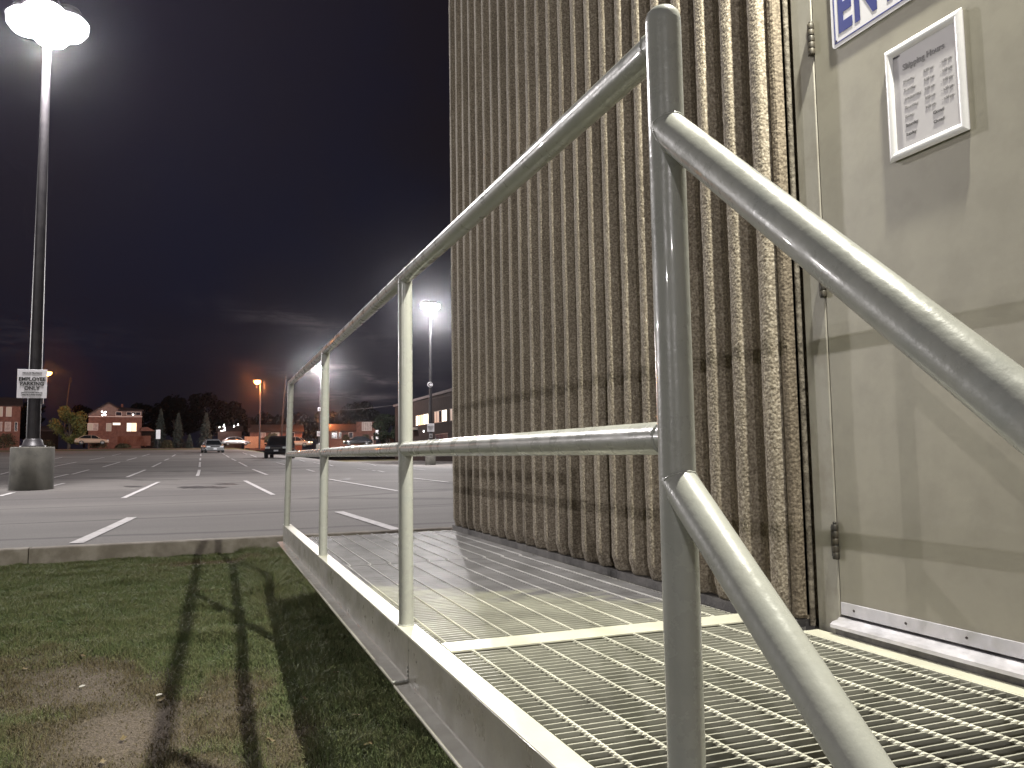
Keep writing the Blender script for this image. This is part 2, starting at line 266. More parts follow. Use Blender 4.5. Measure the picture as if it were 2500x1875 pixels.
# lawn soil coloured by the bare-patch attribute; blades coloured per blade
def mk_attr(name, attr, c0, cm, c1, rough, bscale=90.0):
    mt = bpy.data.materials.new(name); mt.use_nodes = True; t = mt.node_tree; b = t.nodes['Principled BSDF']
    b.inputs['Roughness'].default_value = rough; b.inputs['Specular IOR Level'].default_value = 0.25
    a = t.nodes.new('ShaderNodeAttribute'); a.attribute_name = attr
    r = t.nodes.new('ShaderNodeValToRGB'); t.links.new(a.outputs['Fac'], r.inputs[0]); e = r.color_ramp.elements
    e[0].position = 0.0; e[0].color = (*c0, 1); e[1].position = 1.0; e[1].color = (*c1, 1); k = e.new(0.5); k.color = (*cm, 1)
    g = t.nodes.new('ShaderNodeNewGeometry')
    n = nd(t, 'ShaderNodeTexNoise', i_Scale=bscale, i_Detail=4.0); t.links.new(g.outputs['Position'], n.inputs['Vector'])
    r4 = t.nodes.new('ShaderNodeValToRGB'); t.links.new(n.outputs[0], r4.inputs[0]); r4.color_ramp.elements[0].position = 0.3; r4.color_ramp.elements[0].color = (0.50, 0.50, 0.50, 1); r4.color_ramp.elements[1].position = 0.7; r4.color_ramp.elements[1].color = (1.38, 1.38, 1.38, 1)
    m2 = t.nodes.new('ShaderNodeMix'); m2.data_type = 'RGBA'; m2.blend_type = 'MULTIPLY'; m2.inputs[0].default_value = 1; t.links.new(r.outputs[0], m2.inputs[6]); t.links.new(r4.outputs[0], m2.inputs[7])
    t.links.new(m2.outputs[2], b.inputs['Base Color'])
    bp = t.nodes.new('ShaderNodeBump'); bp.inputs['Strength'].default_value = 1.0; bp.inputs['Distance'].default_value = 0.015; t.links.new(n.outputs[0], bp.inputs['Height']); t.links.new(bp.outputs[0], b.inputs['Normal'])
    MATS[name] = mt
mk_attr('lawn_soil', 'bare', (0.075, 0.078, 0.042), (0.115, 0.095, 0.062), (0.165, 0.133, 0.102), 0.95)
mk_attr('grass_blade', 'tone', (0.20, 0.265, 0.115), (0.28, 0.30, 0.145), (0.26, 0.215, 0.13), 0.6, 300.0)

# ---------------------------------------------------------------- mesh helpers
class MB:
    def __init__(s): s.v = []; s.f = []; s.sm = []
    def add(s, vs, fs, smooth=False):
        o = len(s.v); s.v += [tuple(v) for v in vs]; s.f += [tuple(i+o for i in f) for f in fs]; s.sm += [smooth]*len(fs); return s
    def box(s, x0, x1, y0, y1, z0, z1):
        return s.add([(x0,y0,z0),(x1,y0,z0),(x1,y1,z0),(x0,y1,z0),(x0,y0,z1),(x1,y0,z1),(x1,y1,z1),(x0,y1,z1)],
                     [(0,3,2,1),(4,5,6,7),(0,1,5,4),(1,2,6,5),(2,3,7,6),(3,0,4,7)])
    def bbox(s, x0, x1, y0, y1, z0, z1, b=0.003):
        bm = bmesh.new(); bmesh.ops.create_cube(bm, size=1)
        for v in bm.verts: v.co = ((x0+x1)/2+v.co.x*(x1-x0), (y0+y1)/2+v.co.y*(y1-y0), (z0+z1)/2+v.co.z*(z1-z0))
        bmesh.ops.bevel(bm, geom=bm.edges[:], offset=b, segments=2, affect='EDGES', profile=0.5)
        vs = [v.co[:] for v in bm.verts]; fs = [tuple(v.index for v in f.verts) for f in bm.faces]; bm.free(); return s.add(vs, fs)
    def tube(s, pts, r, seg=24, smooth=True, caps=True):
        pts = [Vector(p) for p in pts]; n = len(pts); rs = r if isinstance(r, (list, tuple)) else [r]*n
        rings = []; ref = None
        for i, p in enumerate(pts):
            d = (pts[min(i+1, n-1)]-pts[max(i-1, 0)]).normalized()
            if ref is None: ref = Vector((0, 0, 1)) if abs(d.z) < 0.9 else Vector((0, 1, 0))
            a = d.cross(ref).normalized(); bb = d.cross(a).normalized(); ref = -bb if False else ref
            rings.append([p + (a*math.cos(2*math.pi*k/seg)+bb*math.sin(2*math.pi*k/seg))*rs[i] for k in range(seg)])
        vs = [v for rg in rings for v in rg]; fs = []
        for i in range(n-1):
            for k in range(seg):
                k2 = (k+1) % seg; fs.append((i*seg+k, i*seg+k2, (i+1)*seg+k2, (i+1)*seg+k))
        s.add(vs, fs, smooth)
        if caps: s.add([v for v in rings[0]], [tuple(range(seg))]); s.add([v for v in rings[-1]], [tuple(reversed(range(seg)))])
        return s
    def lathe(s, c, prof, seg=24, smooth=True, axis='z'):
        vs = []; fs = []; c = Vector(c)
        for (r, h) in prof:
            for k in range(seg):
                a = 2*math.pi*k/seg; x, y = r*math.cos(a), r*math.sin(a)
                vs.append(c+Vector((x, y, h)) if axis == 'z' else (c+Vector((h, x, y)) if axis == 'x' else c+Vector((x, h, y))))
        for i in range(len(prof)-1):
            for k in range(seg):
                k2 = (k+1) % seg; fs.append((i*seg+k, i*seg+k2, (i+1)*seg+k2, (i+1)*seg+k))
        return s.add(vs, fs, smooth)
    def quad(s, a, b, c, d): return s.add([a, b, c, d], [(0, 1, 2, 3)])
    def prism(s, poly, vec):
        n = len(poly); vec = Vector(vec); vs = [Vector(p) for p in poly]+[Vector(p)+vec for p in poly]
        return s.add(vs, [tuple(reversed(range(n))), tuple(range(n, 2*n))]+[(i, (i+1) % n, n+(i+1) % n, n+i) for i in range(n)])
    def mesh(s, name, mat):
        me = bpy.data.meshes.new(name); me.from_pydata(s.v, [], s.f)
        me.polygons.foreach_set('use_smooth', s.sm); me.materials.append(MATS[mat]); 
        bm = bmesh.new(); bm.from_mesh(me); bmesh.ops.recalc_face_normals(bm, faces=bm.faces); bm.to_mesh(me); bm.free()
        me.update(); return me
    def build(s, name, mat, parent=None): return link(name, s.mesh(name, mat), parent)
def link(name, data, parent=None):
    o = bpy.data.objects.new(name, data); COL.objects.link(o)
    if parent: o.parent = parent
    return o
def tag(o, label=None, cat=None, group=None, kind=None):
    if label: o['label'] = label
    if cat: o['category'] = cat
    if group: o['group'] = group
    if kind: o['kind'] = kind
    return o
def empty(name, loc=(0, 0, 0), rz=0):
    o = bpy.data.objects.new(name, None); COL.objects.link(o); o.location = loc; o.rotation_euler = (0, 0, rz); o.empty_display_size = 0.2; return o
def copy_tree(o, parent=None):
    c = o.copy(); COL.objects.link(c)
    if parent: c.parent = parent
    for ch in list(o.children): copy_tree(ch, c)
    return c
def text_mesh(body, size, mat, align='LEFT', bold=0.0, spacing=1.0, depth=0.0004, sx=1.0):
    cu = bpy.data.curves.new('lettering', 'FONT'); cu.body = body; cu.size = size; cu.align_x = align; cu.offset = bold; cu.extrude = depth; cu.space_character = spacing; cu.resolution_u = 3
    o = bpy.data.objects.new('tmp', cu); COL.objects.link(o); bpy.context.view_layer.update()
    me = bpy.data.meshes.new_from_object(o); COL.objects.unlink(o); bpy.data.objects.remove(o); bpy.data.curves.remove(cu)
    if sx != 1.0:
        for v in me.vertices: v.co.x *= sx
    me.materials.clear(); me.materials.append(MATS[mat]); me.name = 'lettering'; return me

# ---------------------------------------------------------------- ground
KERB_Y = 9.62; LOT_END = 124.0
def smooth(t): t = max(0.0, min(1.0, t)); return t*t*(3-2*t)
def lotz(x, y):
    g = 1.0-smooth((x-3.0)/13.0)
    return -0.352 + max(0.0, min(y, 400)-KERB_Y)*0.018*(g if x > 3 else 1.0)*(1.0 if y < LOT_END else 1.0)
def on_lot(px, py):
    d = ray(px, py); lo, hi = 1.0, 400.0; o = Vector((0, 0, CAM_H))
    fn = lambda t: (o+d*t).z - lotz(*(o+d*t).xy)
    for _ in range(60):
        mid = (lo+hi)/2
        if fn(mid) > 0: lo = mid
        else: hi = mid
    p = o+d*lo; p.z = lotz(p.x, p.y); return p
def gz(x, y):                                   # lawn height
    return -0.525 - 0.16*smooth((9.2-y)/7.0) + 0.012*mnoise.noise(Vector((x*0.9, y*0.9, 0.3))) + 0.006*mnoise.noise(Vector((x*5, y*5, 1.7)))
def bare(x, y):                                 # 0 grass .. 1 bare soil
    b = 0.0
    for cx, cy, rx, ry, k in ((-0.35, 4.05, 0.42, 0.85, 1.0), (-0.62, 4.9, 0.55, 0.55, 0.9), (-0.05, 3.3, 0.28, 0.55, 0.9), (0.30, 3.2, 0.22, 0.8, 0.7), (-1.1, 5.3, 0.5, 0.6, 0.65), (0.1, 4.2, 0.3, 0.7, 0.75), (-1.9, 2.2, 0.7, 0.8, 0.8), (-3.5, 6.0, 0.9, 0.8, 0.8), (0.15, 8.9, 0.8, 0.35, 0.6)):
        b = max(b, k*math.exp(-(((x-cx)/rx)**2+((y-cy)/ry)**2)*0.9))
    n = mnoise.fractal(Vector((x*2.2, y*2.2, 4.0)), 1.0, 2.0, 4)
    return max(0.0, min(1.0, (b*1.35-0.32)+n*0.42))
def grid_mesh(name, xs, ys, zf, mat, attr=None, af=None):
    vs = [(x, y, zf(x, y)) for y in ys for x in xs]; nx = len(xs)
    fs = [(j*nx+i, j*nx+i+1, (j+1)*nx+i+1, (j+1)*nx+i) for j in range(len(ys)-1) for i in range(nx-1)]
    me = bpy.data.meshes.new(name); me.from_pydata(vs, [], fs); me.polygons.foreach_set('use_smooth', [True]*len(fs)); me.materials.append(MATS[mat])
    if attr:
        a = me.attributes.new(attr, 'FLOAT', 'POINT'); a.data.foreach_set('value', [af(v[0], v[1]) for v in vs])
    return me
lin = lambda a, b, n: [a+(b-a)*i/(n-1) for i in range(n)]
# whole terrain to the horizon
xs = [-3000, -800, -300]+lin(-160, -20, 10)+lin(-10, 30, 21)+lin(45, 160, 8)+[300, 800, 3000]
ys = [-3000, -600, -100, -30, 9.66, 9.72]+lin(12, 120, 28)+[124.0, 124.35, 130, 150, 200, 300, 400, 800, 3000]
def tz(x, y):
    if y < 9.69: return -0.80
    if y < 124.2: return lotz(x, y)-0.08
    return lotz(x, min(y, 170))+0.10
tag(link('ground', grid_mesh('ground', xs, ys, tz, 'verge_grass')), kind='structure')
tag(link('parking_lot', grid_mesh('parking_lot', xs, lin(KERB_Y+0.16, 16, 9)+lin(18, 124.1, 50), lotz, 'asphalt')), kind='structure')
# lawn
lx = lin(-12, -3, 19)+lin(-2.9, 1.75, 110); ly = lin(-8, 1.5, 14)+lin(1.6, KERB_Y+0.0, 180)
tag(link('lawn_soil', grid_mesh('lawn_soil', lx, ly, gz, 'lawn_soil', 'bare', bare)), kind='structure')
# street beyond the verge
tag(MB().quad((-400, 131, lotz(0, 131)+0.104), (3, 131, lotz(0, 131)+0.104), (3, 137, lotz(0, 137)+0.104), (-400, 137, lotz(0, 137)+0.104)).build('street', 'asphalt'), kind='structure')
# kerb: separate cast lengths
kerb = tag(empty('kerb', (0, KERB_Y, 0)), kind='structure')
kx = -24.0
seg = MB(); 
prof = [(0.0, -0.75), (0.0, -0.372), (0.012, -0.356), (0.03, -0.348), (0.155, -0.346), (0.155, -0.75)]
seg.add([(x, y, z) for x in (0.0, 2.99) for (y, z) in prof], [tuple(range(6)), tuple(range(11, 5, -1))]+[(i, (i+1) % 6, 6+(i+1) % 6, 6+i) for i in range(6)])
kme = seg.mesh('kerb_stone', 'kerb_concrete')
for i in range(15):
    o = link('kerb_stone', kme, kerb); o.location = (kx+i*3.0+random.uniform(-.004, .004)-1.7, random.uniform(-.004, .004), random.uniform(-.003, .003))

# grass blades (one mass)
def grass():
    n = 520000
    y = 2.1 + (KERB_Y-2.12)*RNG.random(n)**1.45
    x = -3.0 + 4.1*RNG.random(n)
    wide = RNG.random(n) < 0.10
    x = np.where(wide, -8+8.6*RNG.random(n), x)
    keep = np.zeros(n, bool); tone = np.zeros(n); z = np.zeros(n); hs = np.zeros(n)
    vis = (x > -0.245*y - 0.5)
    for i in range(n):
        if not vis[i] and random.random() < 0.75: continue
        xi, yi = float(x[i]), float(y[i])
        b = bare(xi, yi)
        pch = mnoise.noise(Vector((xi*6, yi*6, 9)))
        if random.random() < (1.0-b)**1.3*(0.80+0.5*pch)+0.10:
            keep[i] = True; z[i] = gz(xi, yi)
            if xi > 0.62: t0 = 1
            t = 0.30+0.75*smooth(b*1.6)+0.30*pch+random.gauss(0, 0.16)+(0.15*mnoise.noise(Vector((xi*1.1, yi*1.1, 2))))
            edge = smooth((xi-0.25)/0.2)*smooth((yi-5.0)/2.0)
            hs[i] = (0.6+0.5*random.random())*(1.0-0.82*b)*(1+0.5*pch)*(1+1.5*edge)*(1+0.9*max(0, mnoise.noise(Vector((xi*3.1, yi*3.1, 7)))*2-.15)); tone[i] = max(0, min(1, t+0.08*edge))
    x, y, z, tone, hs = x[keep], y[keep], z[keep], tone[keep], hs[keep]; n = len(x)
    h = hs*0.034; w = 0.0008+0.0011*RNG.random(n)+0.00034*y
    a = RNG.random(n)*2*np.pi; ln = RNG.normal(0, 0.95, n); lean = RNG.random(n)*2*np.pi
    dx, dy = np.cos(a)*w, np.sin(a)*w; ox, oy = np.cos(lean)*h*np.abs(ln), np.sin(lean)*h*np.abs(ln)
    V = np.zeros((n, 5, 3))
    V[:, 0] = np.stack([x-dx, y-dy, z-0.004], 1); V[:, 1] = np.stack([x+dx, y+dy, z-0.004], 1)
    V[:, 2] = np.stack([x-dx*.7+ox*.4, y-dy*.7+oy*.4, z+h*.62], 1); V[:, 3] = np.stack([x+dx*.7+ox*.4, y+dy*.7+oy*.4, z+h*.62], 1)
    V[:, 4] = np.stack([x+ox, y+oy, z+h], 1)
    me = bpy.data.meshes.new('grass'); me.vertices.add(n*5); me.vertices.foreach_set('co', V.ravel())
    base = np.arange(n)*5
    F = np.concatenate([np.stack([base, base+1, base+3], 1), np.stack([base, base+3, base+2], 1), np.stack([base+2, base+3, base+4], 1)])
    me.loops.add(F.size); me.loops.foreach_set('vertex_index', F.ravel().astype(np.int32))
    me.polygons.add(len(F)); me.polygons.foreach_set('loop_start', (np.arange(len(F))*3).astype(np.int32))
    me.polygons.foreach_set('use_smooth', np.ones(len(F), bool))
    me.materials.append(MATS['grass_blade']); me.update(calc_edges=True)
    at_ = me.attributes.new('tone', 'FLOAT', 'POINT'); at_.data.foreach_set('value', np.repeat(tone, 5))
    return me
tag(link('grass', grass()), 'short patchy green lawn grass beside the metal walkway', 'grass', kind='stuff')
cb = MB()
for _ in range(2600):
    x_ = random.uniform(-2.6, .55); y_ = random.uniform(2.3, 6.6)
    if bare(x_, y_) < 0.35: continue
    r_ = random.uniform(.003, .011); z_ = gz(x_, y_)+r_*.3; v_ = [(x_+r_*math.cos(k*1.57+_)*random.uniform(.6, 1.3), y_+r_*math.sin(k*1.57+_)*random.uniform(.6, 1.3), z_-r_*.4) for k in range(4)]
    cb.add(v_+[(x_, y_, z_+r_*random.uniform(.4, .9))], [(0, 1, 4), (1, 2, 4), (2, 3, 4), (3, 0, 4)])
material('earth_clod', (0.13, 0.105, 0.08), 0.95, col2=(0.22, 0.18, 0.14), vscale=40)
tag(cb.build('soil_crumbs', 'earth_clod'), 'loose crumbs of earth on the bare soil patches', 'soil', kind='stuff')
# fallen leaves and litter lying on the lawn
def leaf_mesh(r):
    k = 9; vs = [(0, 0, 0.004)]; 
    for i in range(k):
        a = 2*math.pi*i/k; rr = r*(1.0 if i % 2 else 0.6)*random.uniform(.8, 1.2)
        vs.append((rr*math.cos(a)*0.7, rr*math.sin(a), 0.004+random.uniform(0, r*0.4)))
    return MB().add(vs, [(0, i+1, (i+1) % k+1) for i in range(k)])
leafm = [leaf_mesh(0.022).mesh('fallen_leaf', 'dry_leaf') for _ in range(4)]
for i, (px, py) in enumerate(((490, 1700), (395, 1702), (330, 1500), (455, 1823), (300, 1790), (60, 1640), (200, 1610), (585, 1715), (120, 1540), (250, 1840), (530, 1560), (660, 1790), (745, 1700), (870, 1735), (900, 1800), (820, 1640))):
    p = on_plane(px, py, 2, -0.62)
    o = link('fallen_leaf', leafm[i % 4]); o.location = (p.x, p.y, gz(p.x, p.y)+0.014); o.rotation_euler = (random.uniform(-.3, .3), random.uniform(-.3, .3), random.uniform(0, 6)); o.scale = (random.uniform(.8, 1.3),)*3
    tag(o, 'small dry brown leaf lying on the patchy lawn', 'leaf', 'dry leaves lying on the lawn')
for px, py, lb in ((200, 1682, 'small pale scrap of litter on the grass left of the bare soil'), (388, 1700, 'small white scrap of litter at the edge of the bare soil patch')):
    p = on_plane(px, py, 2, -0.63)
    mb = MB().add([(-.013, -.006, 0), (.012, -.008, .004), (.015, .005, .006), (.0, .010, .008), (-.013, .007, .003)], [(0, 1, 2, 3, 4)])
    o = tag(mb.build('litter_scrap', 'litter_white'), lb, 'litter'); o.location = (p.x, p.y, gz(p.x, p.y)+0.022)

# ---------------------------------------------------------------- painted stall lines on the lot
def stripe(a, b, w, name='stall_line'):
    a, b = on_lot(*a), on_lot(*b); d = (b-a); d.z = 0; L_ = d.length; d.normalize(); n = Vector((-d.y, d.x, 0))*w/2
    k = max(2, int(L_/1.5)+1); vs = []; fs = []
    for i in range(k+1):
        c = a+(b-a)*i/k
        for s_ in (-1, 1):
            q = c+n*s_*random.uniform(0.9, 1.08); vs.append((q.x, q.y, lotz(q.x, q.y)+0.006+0.00012*q.y))
    for i in range(k): fs.append((2*i, 2*i+1, 2*i+3, 2*i+2))
    return tag(MB().add(vs, fs).build(name, 'line_paint'), kind='structure')
def c1(x, y): return (x/3.687, 860+y/3.687)
def c2(x, y): return (500+x/3.687, 860+y/3.687)
stripe((186, 1327), (322, 1264), 0.14); stripe((969, 1294), (826, 1250), 0.14)
for a in ((1110, 1315, 1430, 1170), (1145, 1125, 1310, 1060), (1370, 1035, 1450, 995), (1480, 975, 1520, 960), (1550, 940, 1580, 922), (415, 1220, 580, 1180), (460, 1135, 615, 1100), (650, 1100, 800, 1060),
          (460, 1035, 690, 990), (925, 1035, 1080, 990), (440, 972, 560, 948), (800, 972, 940, 948), (1140, 975, 1230, 950), (1280, 937, 1350, 917), (0, 1102, 90, 1078), (0, 1297, 120, 1265), (1010, 932, 1090, 914),
          (1778, 1115, 1795, 1060), (1796, 1035, 1801, 990), (1801, 975, 1804, 953), (1806, 935, 1808, 915)): stripe(c1(*a[:2]), c1(*a[2:]), 0.10)
for a in ((360, 1158, 615, 1285), (430, 1055, 560, 1105), (305, 990, 380, 1030), (240, 960, 280, 978), (190, 930, 220, 948), (160, 912, 180, 922), (645, 995, 725, 1015), (340, 905, 380, 920), (410, 925, 465, 945),
          (870, 935, 960, 955), (850, 970, 900, 985), (980, 995, 1050, 1008), (1120, 1145, 1735, 1250), (1120, 1015, 1155, 1028), (920, 1058, 985, 1075), (1275, 990, 1540, 1022), (1600, 990, 1735, 1002), (1375, 1050, 1465, 1062),
          (1505, 1065, 1535, 1070), (1560, 1070, 1615, 1080), (1875, 1135, 2195, 1172), (1880, 1000, 2000, 1010), (1875, 1050, 1990, 1062)): stripe(c2(*a[:2]), c2(*a[2:]), 0.10)
# dark stains on the asphalt
def stain(px0, px1, py, hpx):
    pts = []; k = 22
    for i in range(k):
        a = 2*math.pi*i/k; x = (px0+px1)/2+(px1-px0)/2*math.cos(a)*random.uniform(.75, 1.05); y = py+hpx*math.sin(a)*random.uniform(.45, 1.1)
        q = on_lot(x, y); pts.append((q.x, q.y, lotz(q.x, q.y)+0.004))
    return tag(MB().add(pts, [tuple(range(k))]).build('asphalt_stain', 'soil_stain'), kind='structure')
stain(424, 560, 1190, 4); stain(520, 585, 1182, 2); stain(300, 350, 1188, 2); stain(1160-322, 858, 1170, 3)

# ---------------------------------------------------------------- fluted concrete building
WX = 1.72; WY0 = 2.11; WY1 = 5.98
bld = empty('fluted_concrete_building', (WX, 4.0, -0.5)); tag(bld, 'tan building corner with vertical fluted concrete ribs beside the metal walkway', 'building')
def loc(o, parent): o.parent = parent; o.matrix_parent_inverse = Matrix.Translation(-Vector(parent.location)); return o
def P(mb, name, mat, parent): return loc(mb.build(name, mat), parent)
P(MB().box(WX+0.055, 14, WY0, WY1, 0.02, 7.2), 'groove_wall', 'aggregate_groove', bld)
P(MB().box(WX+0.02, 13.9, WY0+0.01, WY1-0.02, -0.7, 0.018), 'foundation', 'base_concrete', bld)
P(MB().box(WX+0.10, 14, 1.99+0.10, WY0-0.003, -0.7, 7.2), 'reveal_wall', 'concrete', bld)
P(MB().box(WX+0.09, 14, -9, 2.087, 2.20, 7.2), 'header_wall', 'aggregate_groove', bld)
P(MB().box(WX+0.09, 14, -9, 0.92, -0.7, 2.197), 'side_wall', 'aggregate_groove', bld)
P(MB().box(WX+0.30, 14, 0.923, 2.087, -0.7, -0.03), 'door_step_wall', 'base_concrete', bld)
def rib_mesh():
    H = 7.15; rows = 520; prof = [(0.056, -0.042), (0.026, -0.034), (0.006, -0.029), (0.001, -0.023), (-0.001, -0.010), (-0.001, 0.010), (0.001, 0.023), (0.006, 0.029), (0.026, 0.034), (0.056, 0.042)]
    vs = []; fs = []; nc = len(prof)
    for j in range(rows+1):
        z = 0.022+H*j/rows
        wob = random.gauss(0, 0.0002)
        for i, (x, y) in enumerate(prof):
            k = 0 if i in (0, nc-1) else 1
            t = min(1.0, (z-0.022)/0.06)
            vs.append((x+(1-t)*0.018*k+k*random.gauss(0, 0.0005)+k*0.004*mnoise.noise(Vector((z*2, i*.3, 3))), y+k*random.gauss(0, 0.0005)+wob, z))
    for j in range(rows):
        for i in range(nc-1): fs.append((j*nc+i, j*nc+i+1, (j+1)*nc+i+1, (j+1)*nc+i))
    o = len(vs); fs.append(tuple(range(nc)))
    return MB().add(vs, fs, True).mesh('rib', 'aggregate')
ribm = [rib_mesh() for _ in range(4)]
y = 2.19; i = 0; k = 0
while y < 5.95:
    o = link('rib', ribm[k % 4]); o.location = (WX, y, random.uniform(-.004, .004)); loc(o, bld); o.location = (WX, y, 0); k += 1; y += 0.1588
# smooth chamfered margin between the last rib and the door frame
P(MB().bbox(WX+0.022, WX+0.10, WY0, WY0+0.038, 0.02, 7.1, 0.012), 'margin_strip', 'aggregate_groove', bld)
P(MB().tube([(WX+0.07, WY0-0.006, 0.0), (WX+0.068, WY0-0.008, 1.1), (WX+0.07, WY0-0.006, 2.4)], 0.009, 8), 'caulk_bead', 'caulk', bld)
# opposite faces: ribs further along the same elevation beyond the door
y = 0.80
while y > -6:
    o = link('rib', ribm[k % 4]); loc(o, bld); o.location = (WX+0.035, y, 0); k += 1; y -= 0.1588
P(MB().box(WX+0.0, 14.05, -9.05, WY1+0.03, 7.203, 7.35), 'roof_edge', 'concrete', bld)

# door, frame, threshold
DX = 1.80
door = empty('steel_door', (DX, 1.5, 0.03)); tag(door, 'beige steel entrance door with dark hinges in its frame beside the ribbed wall', 'door')
P(MB().bbox(DX, DX+0.045, 1.06, 1.9885, 0.052, 2.13, 0.002), 'door_leaf', 'door_paint', door)
fr = MB().bbox(DX-0.003, DX+0.06, 1.992, 2.086, -0.02, 2.20, 0.003); P(fr, 'door_frame', 'frame_paint', door)
P(MB().bbox(DX-0.003, DX+0.06, 0.925, 1.055, -0.02, 2.20, 0.003), 'door_frame', 'frame_paint', door)
P(MB().bbox(DX-0.003, DX+0.06, 1.057, 1.990, 2.138, 2.197, 0.003), 'door_frame', 'frame_paint', door)
for hz in (1.86, 1.075, 0.27):
    h = MB()
    for q in range(5): h.lathe((DX-0.010, 1.9885, hz-0.052+q*0.021), [(0.0, 0), (0.0095, 0.0005), (0.0105, 0.003), (0.0105, 0.0185), (0.0095, 0.0205), (0.0, 0.0205)], 14)
    h.lathe((DX-0.010, 1.9885, hz+0.053), [(0.005, 0), (0.006, 0.004), (0.004, 0.008), (0, 0.009)], 12)
    P(h, 'hinge', 'hinge_steel', door)
    P(MB().box(DX-0.0045, DX-0.0034, 1.993, 2.012, hz-0.045, hz+0.045), 'hinge_leaf', 'hinge_steel', door)
P(MB().bbox(DX-0.006, DX-0.001, 1.062, 1.983, 0.055, 0.092, 0.001), 'door_sweep', 'aluminium', door)
for sy in (1.93, 1.74, 1.55, 1.36, 1.17): P(MB().lathe((DX-0.0062, sy, 0.074), [(0.0042, 0), (0.0036, -0.0015), (0.0, -0.002)], 10, axis='x'), 'screw', 'screw_steel', door)
P(MB().lathe((DX-0.001, 1.13, 1.0), [(0.03, 0), (0.03, -0.008), (0.012, -0.012), (0.012, -0.045), (0.027, -0.05), (0.027, -0.075), (0.0, -0.08)], 20, axis='x'), 'door_knob', 'aluminium', door)
th = empty('threshold', (DX-0.03, 1.52, 0.03)); tag(th, 'scuffed aluminium threshold strip lying under the beige door', 'threshold')
prof = [(DX-0.045, 0.020), (DX-0.045, 0.030), (DX-0.036, 0.036), (DX-0.018, 0.040), (DX-0.010, 0.046), (DX+0.05, 0.049), (DX+0.05, 0.020)]
P(MB().prism([(x, 1.058, z) for x, z in prof], (0, 0.93, 0)), 'saddle', 'aluminium', th)
P(MB().box(DX-0.024, DX+0.1, 1.056, 1.990, -0.06, 0.0185), 'riser', 'base_concrete', th)

# entrance sign
def wall_text(body, size, mat, y, z, parent, bold=0, align='LEFT', sx=1.0, spacing=1.0, x=DX-0.008):
    o = link('lettering', text_mesh(body, size, mat, align, bold, spacing, sx=sx)); o.rotation_euler = (math.radians(90), 0, math.radians(-90)); loc(o, parent); o.location = (x, y, z); return o
sg = empty('entrance_sign', (DX, 1.6, 1.85)); tag(sg, 'white sign with big blue letters starting EN at the top edge of the door', 'sign')
c = on_plane(2036, 124, 0, DX); sy0 = c.y; sz0 = c.z
def rrect(y0, y1, z0, z1, r, x0, x1, n=6):
    pts = []
    for cy, cz, a0 in ((y1-r, z1-r, 0), (y0+r, z1-r, 90), (y0+r, z0+r, 180), (y1-r, z0+r, 270)):
        for q in range(n+1): a = math.radians(a0+90*q/n); pts.append((x0, cy+r*math.cos(a), cz+r*math.sin(a)))
    return pts, (x1-x0, 0, 0)
pp, vv = rrect(sy0-0.58, sy0, sz0, sz0+0.24, 0.014, DX-0.0055, DX-0.0008); P(MB().prism(pp, vv), 'sign_board', 'sign_white', sg)
bd = MB()
i0, i1 = 0.012, 0.0155
for (ya, yb, za, zb) in ((sy0-0.568, sy0-0.012, sz0+0.012, sz0+0.0155), (sy0-0.568, sy0-0.012, sz0+0.2245, sz0+0.228), (sy0-0.0155, sy0-0.012, sz0+0.0157, sz0+0.2243), (sy0-0.568, sy0-0.5645, sz0+0.0157, sz0+0.2243)):
    bd.box(DX-0.0065, DX-0.0057, ya, yb, za, zb)
P(bd, 'border_line', 'ink_blue', sg)
wall_text('ENTRANCE', 0.20, 'ink_blue', sy0-0.026, sz0+0.045, sg, bold=0.0075, sx=0.60, spacing=1.12, x=DX-0.0062)
P(MB().lathe((DX-0.0057, sy0-0.018, sz0+0.020), [(0.004, 0), (0.003, -0.0015), (0, -0.002)], 10, axis='x'), 'screw', 'screw_steel', sg)

# framed opening-hours notice
A_ = on_plane(2157, 128, 0, DX-0.01); B_ = on_plane(2174, 402, 0, DX-0.01); C_ = on_plane(2364, 314, 0, DX-0.01); D_ = on_plane(2350, 18, 0, DX-0.01)
yl = (A_.y+B_.y)/2; yr = (C_.y+D_.y)/2; zt_ = (A_.z+D_.z)/2; zb_ = (B_.z+C_.z)/2
nf = empty('hours_notice_frame', (DX, (yl+yr)/2, (zt_+zb_)/2)); tag(nf, 'white snap frame holding the printed shipping hours notice on the beige door', 'notice')
FW = 0.029
def frame_side(a, b, inn):       # half-round mitred moulding from a to b (y,z); inn = inward direction
    k = 9; vs = []; d = Vector((b[0]-a[0], b[1]-a[1])).normalized()
    for (p, sgn) in ((a, 1), (b, -1)):
        for q in range(k+1):
            t = q/k; h = 0.0150*math.sin(math.pi*(0.12+0.86*t))**0.6
            yy = p[0]+inn[0]*FW*t+d[0]*FW*t*sgn; zz = p[1]+inn[1]*FW*t+d[1]*FW*t*sgn
            vs.append((DX-0.001-h, yy, zz))
    return MB().add(vs, [(q, q+1, k+1+q+1, k+1+q) for q in range(k)], True)
for a, b, inn in (((yl, zt_), (yr, zt_), (0, -1)), ((yr, zt_), (yr, zb_), (1, 0)), ((yr, zb_), (yl, zb_), (0, 1)), ((yl, zb_), (yl, zt_), (-1, 0))):
    P(frame_side(a, b, inn), 'frame_side', 'frame_white', nf)
bk = MB().box(DX-0.0075, DX-0.001, yr+0.004, yl-0.004, zb_+0.004, zt_-0.004); P(bk, 'backing_board', 'paper', nf)
P(MB().box(DX-0.0082, DX-0.0076, yr+0.02, yl-0.048, zb_+0.02, zt_-0.02), 'notice_sheet', 'notice_paper', nf)
ww = yl-yr; hh = zt_-zb_; tx = DX-0.0090
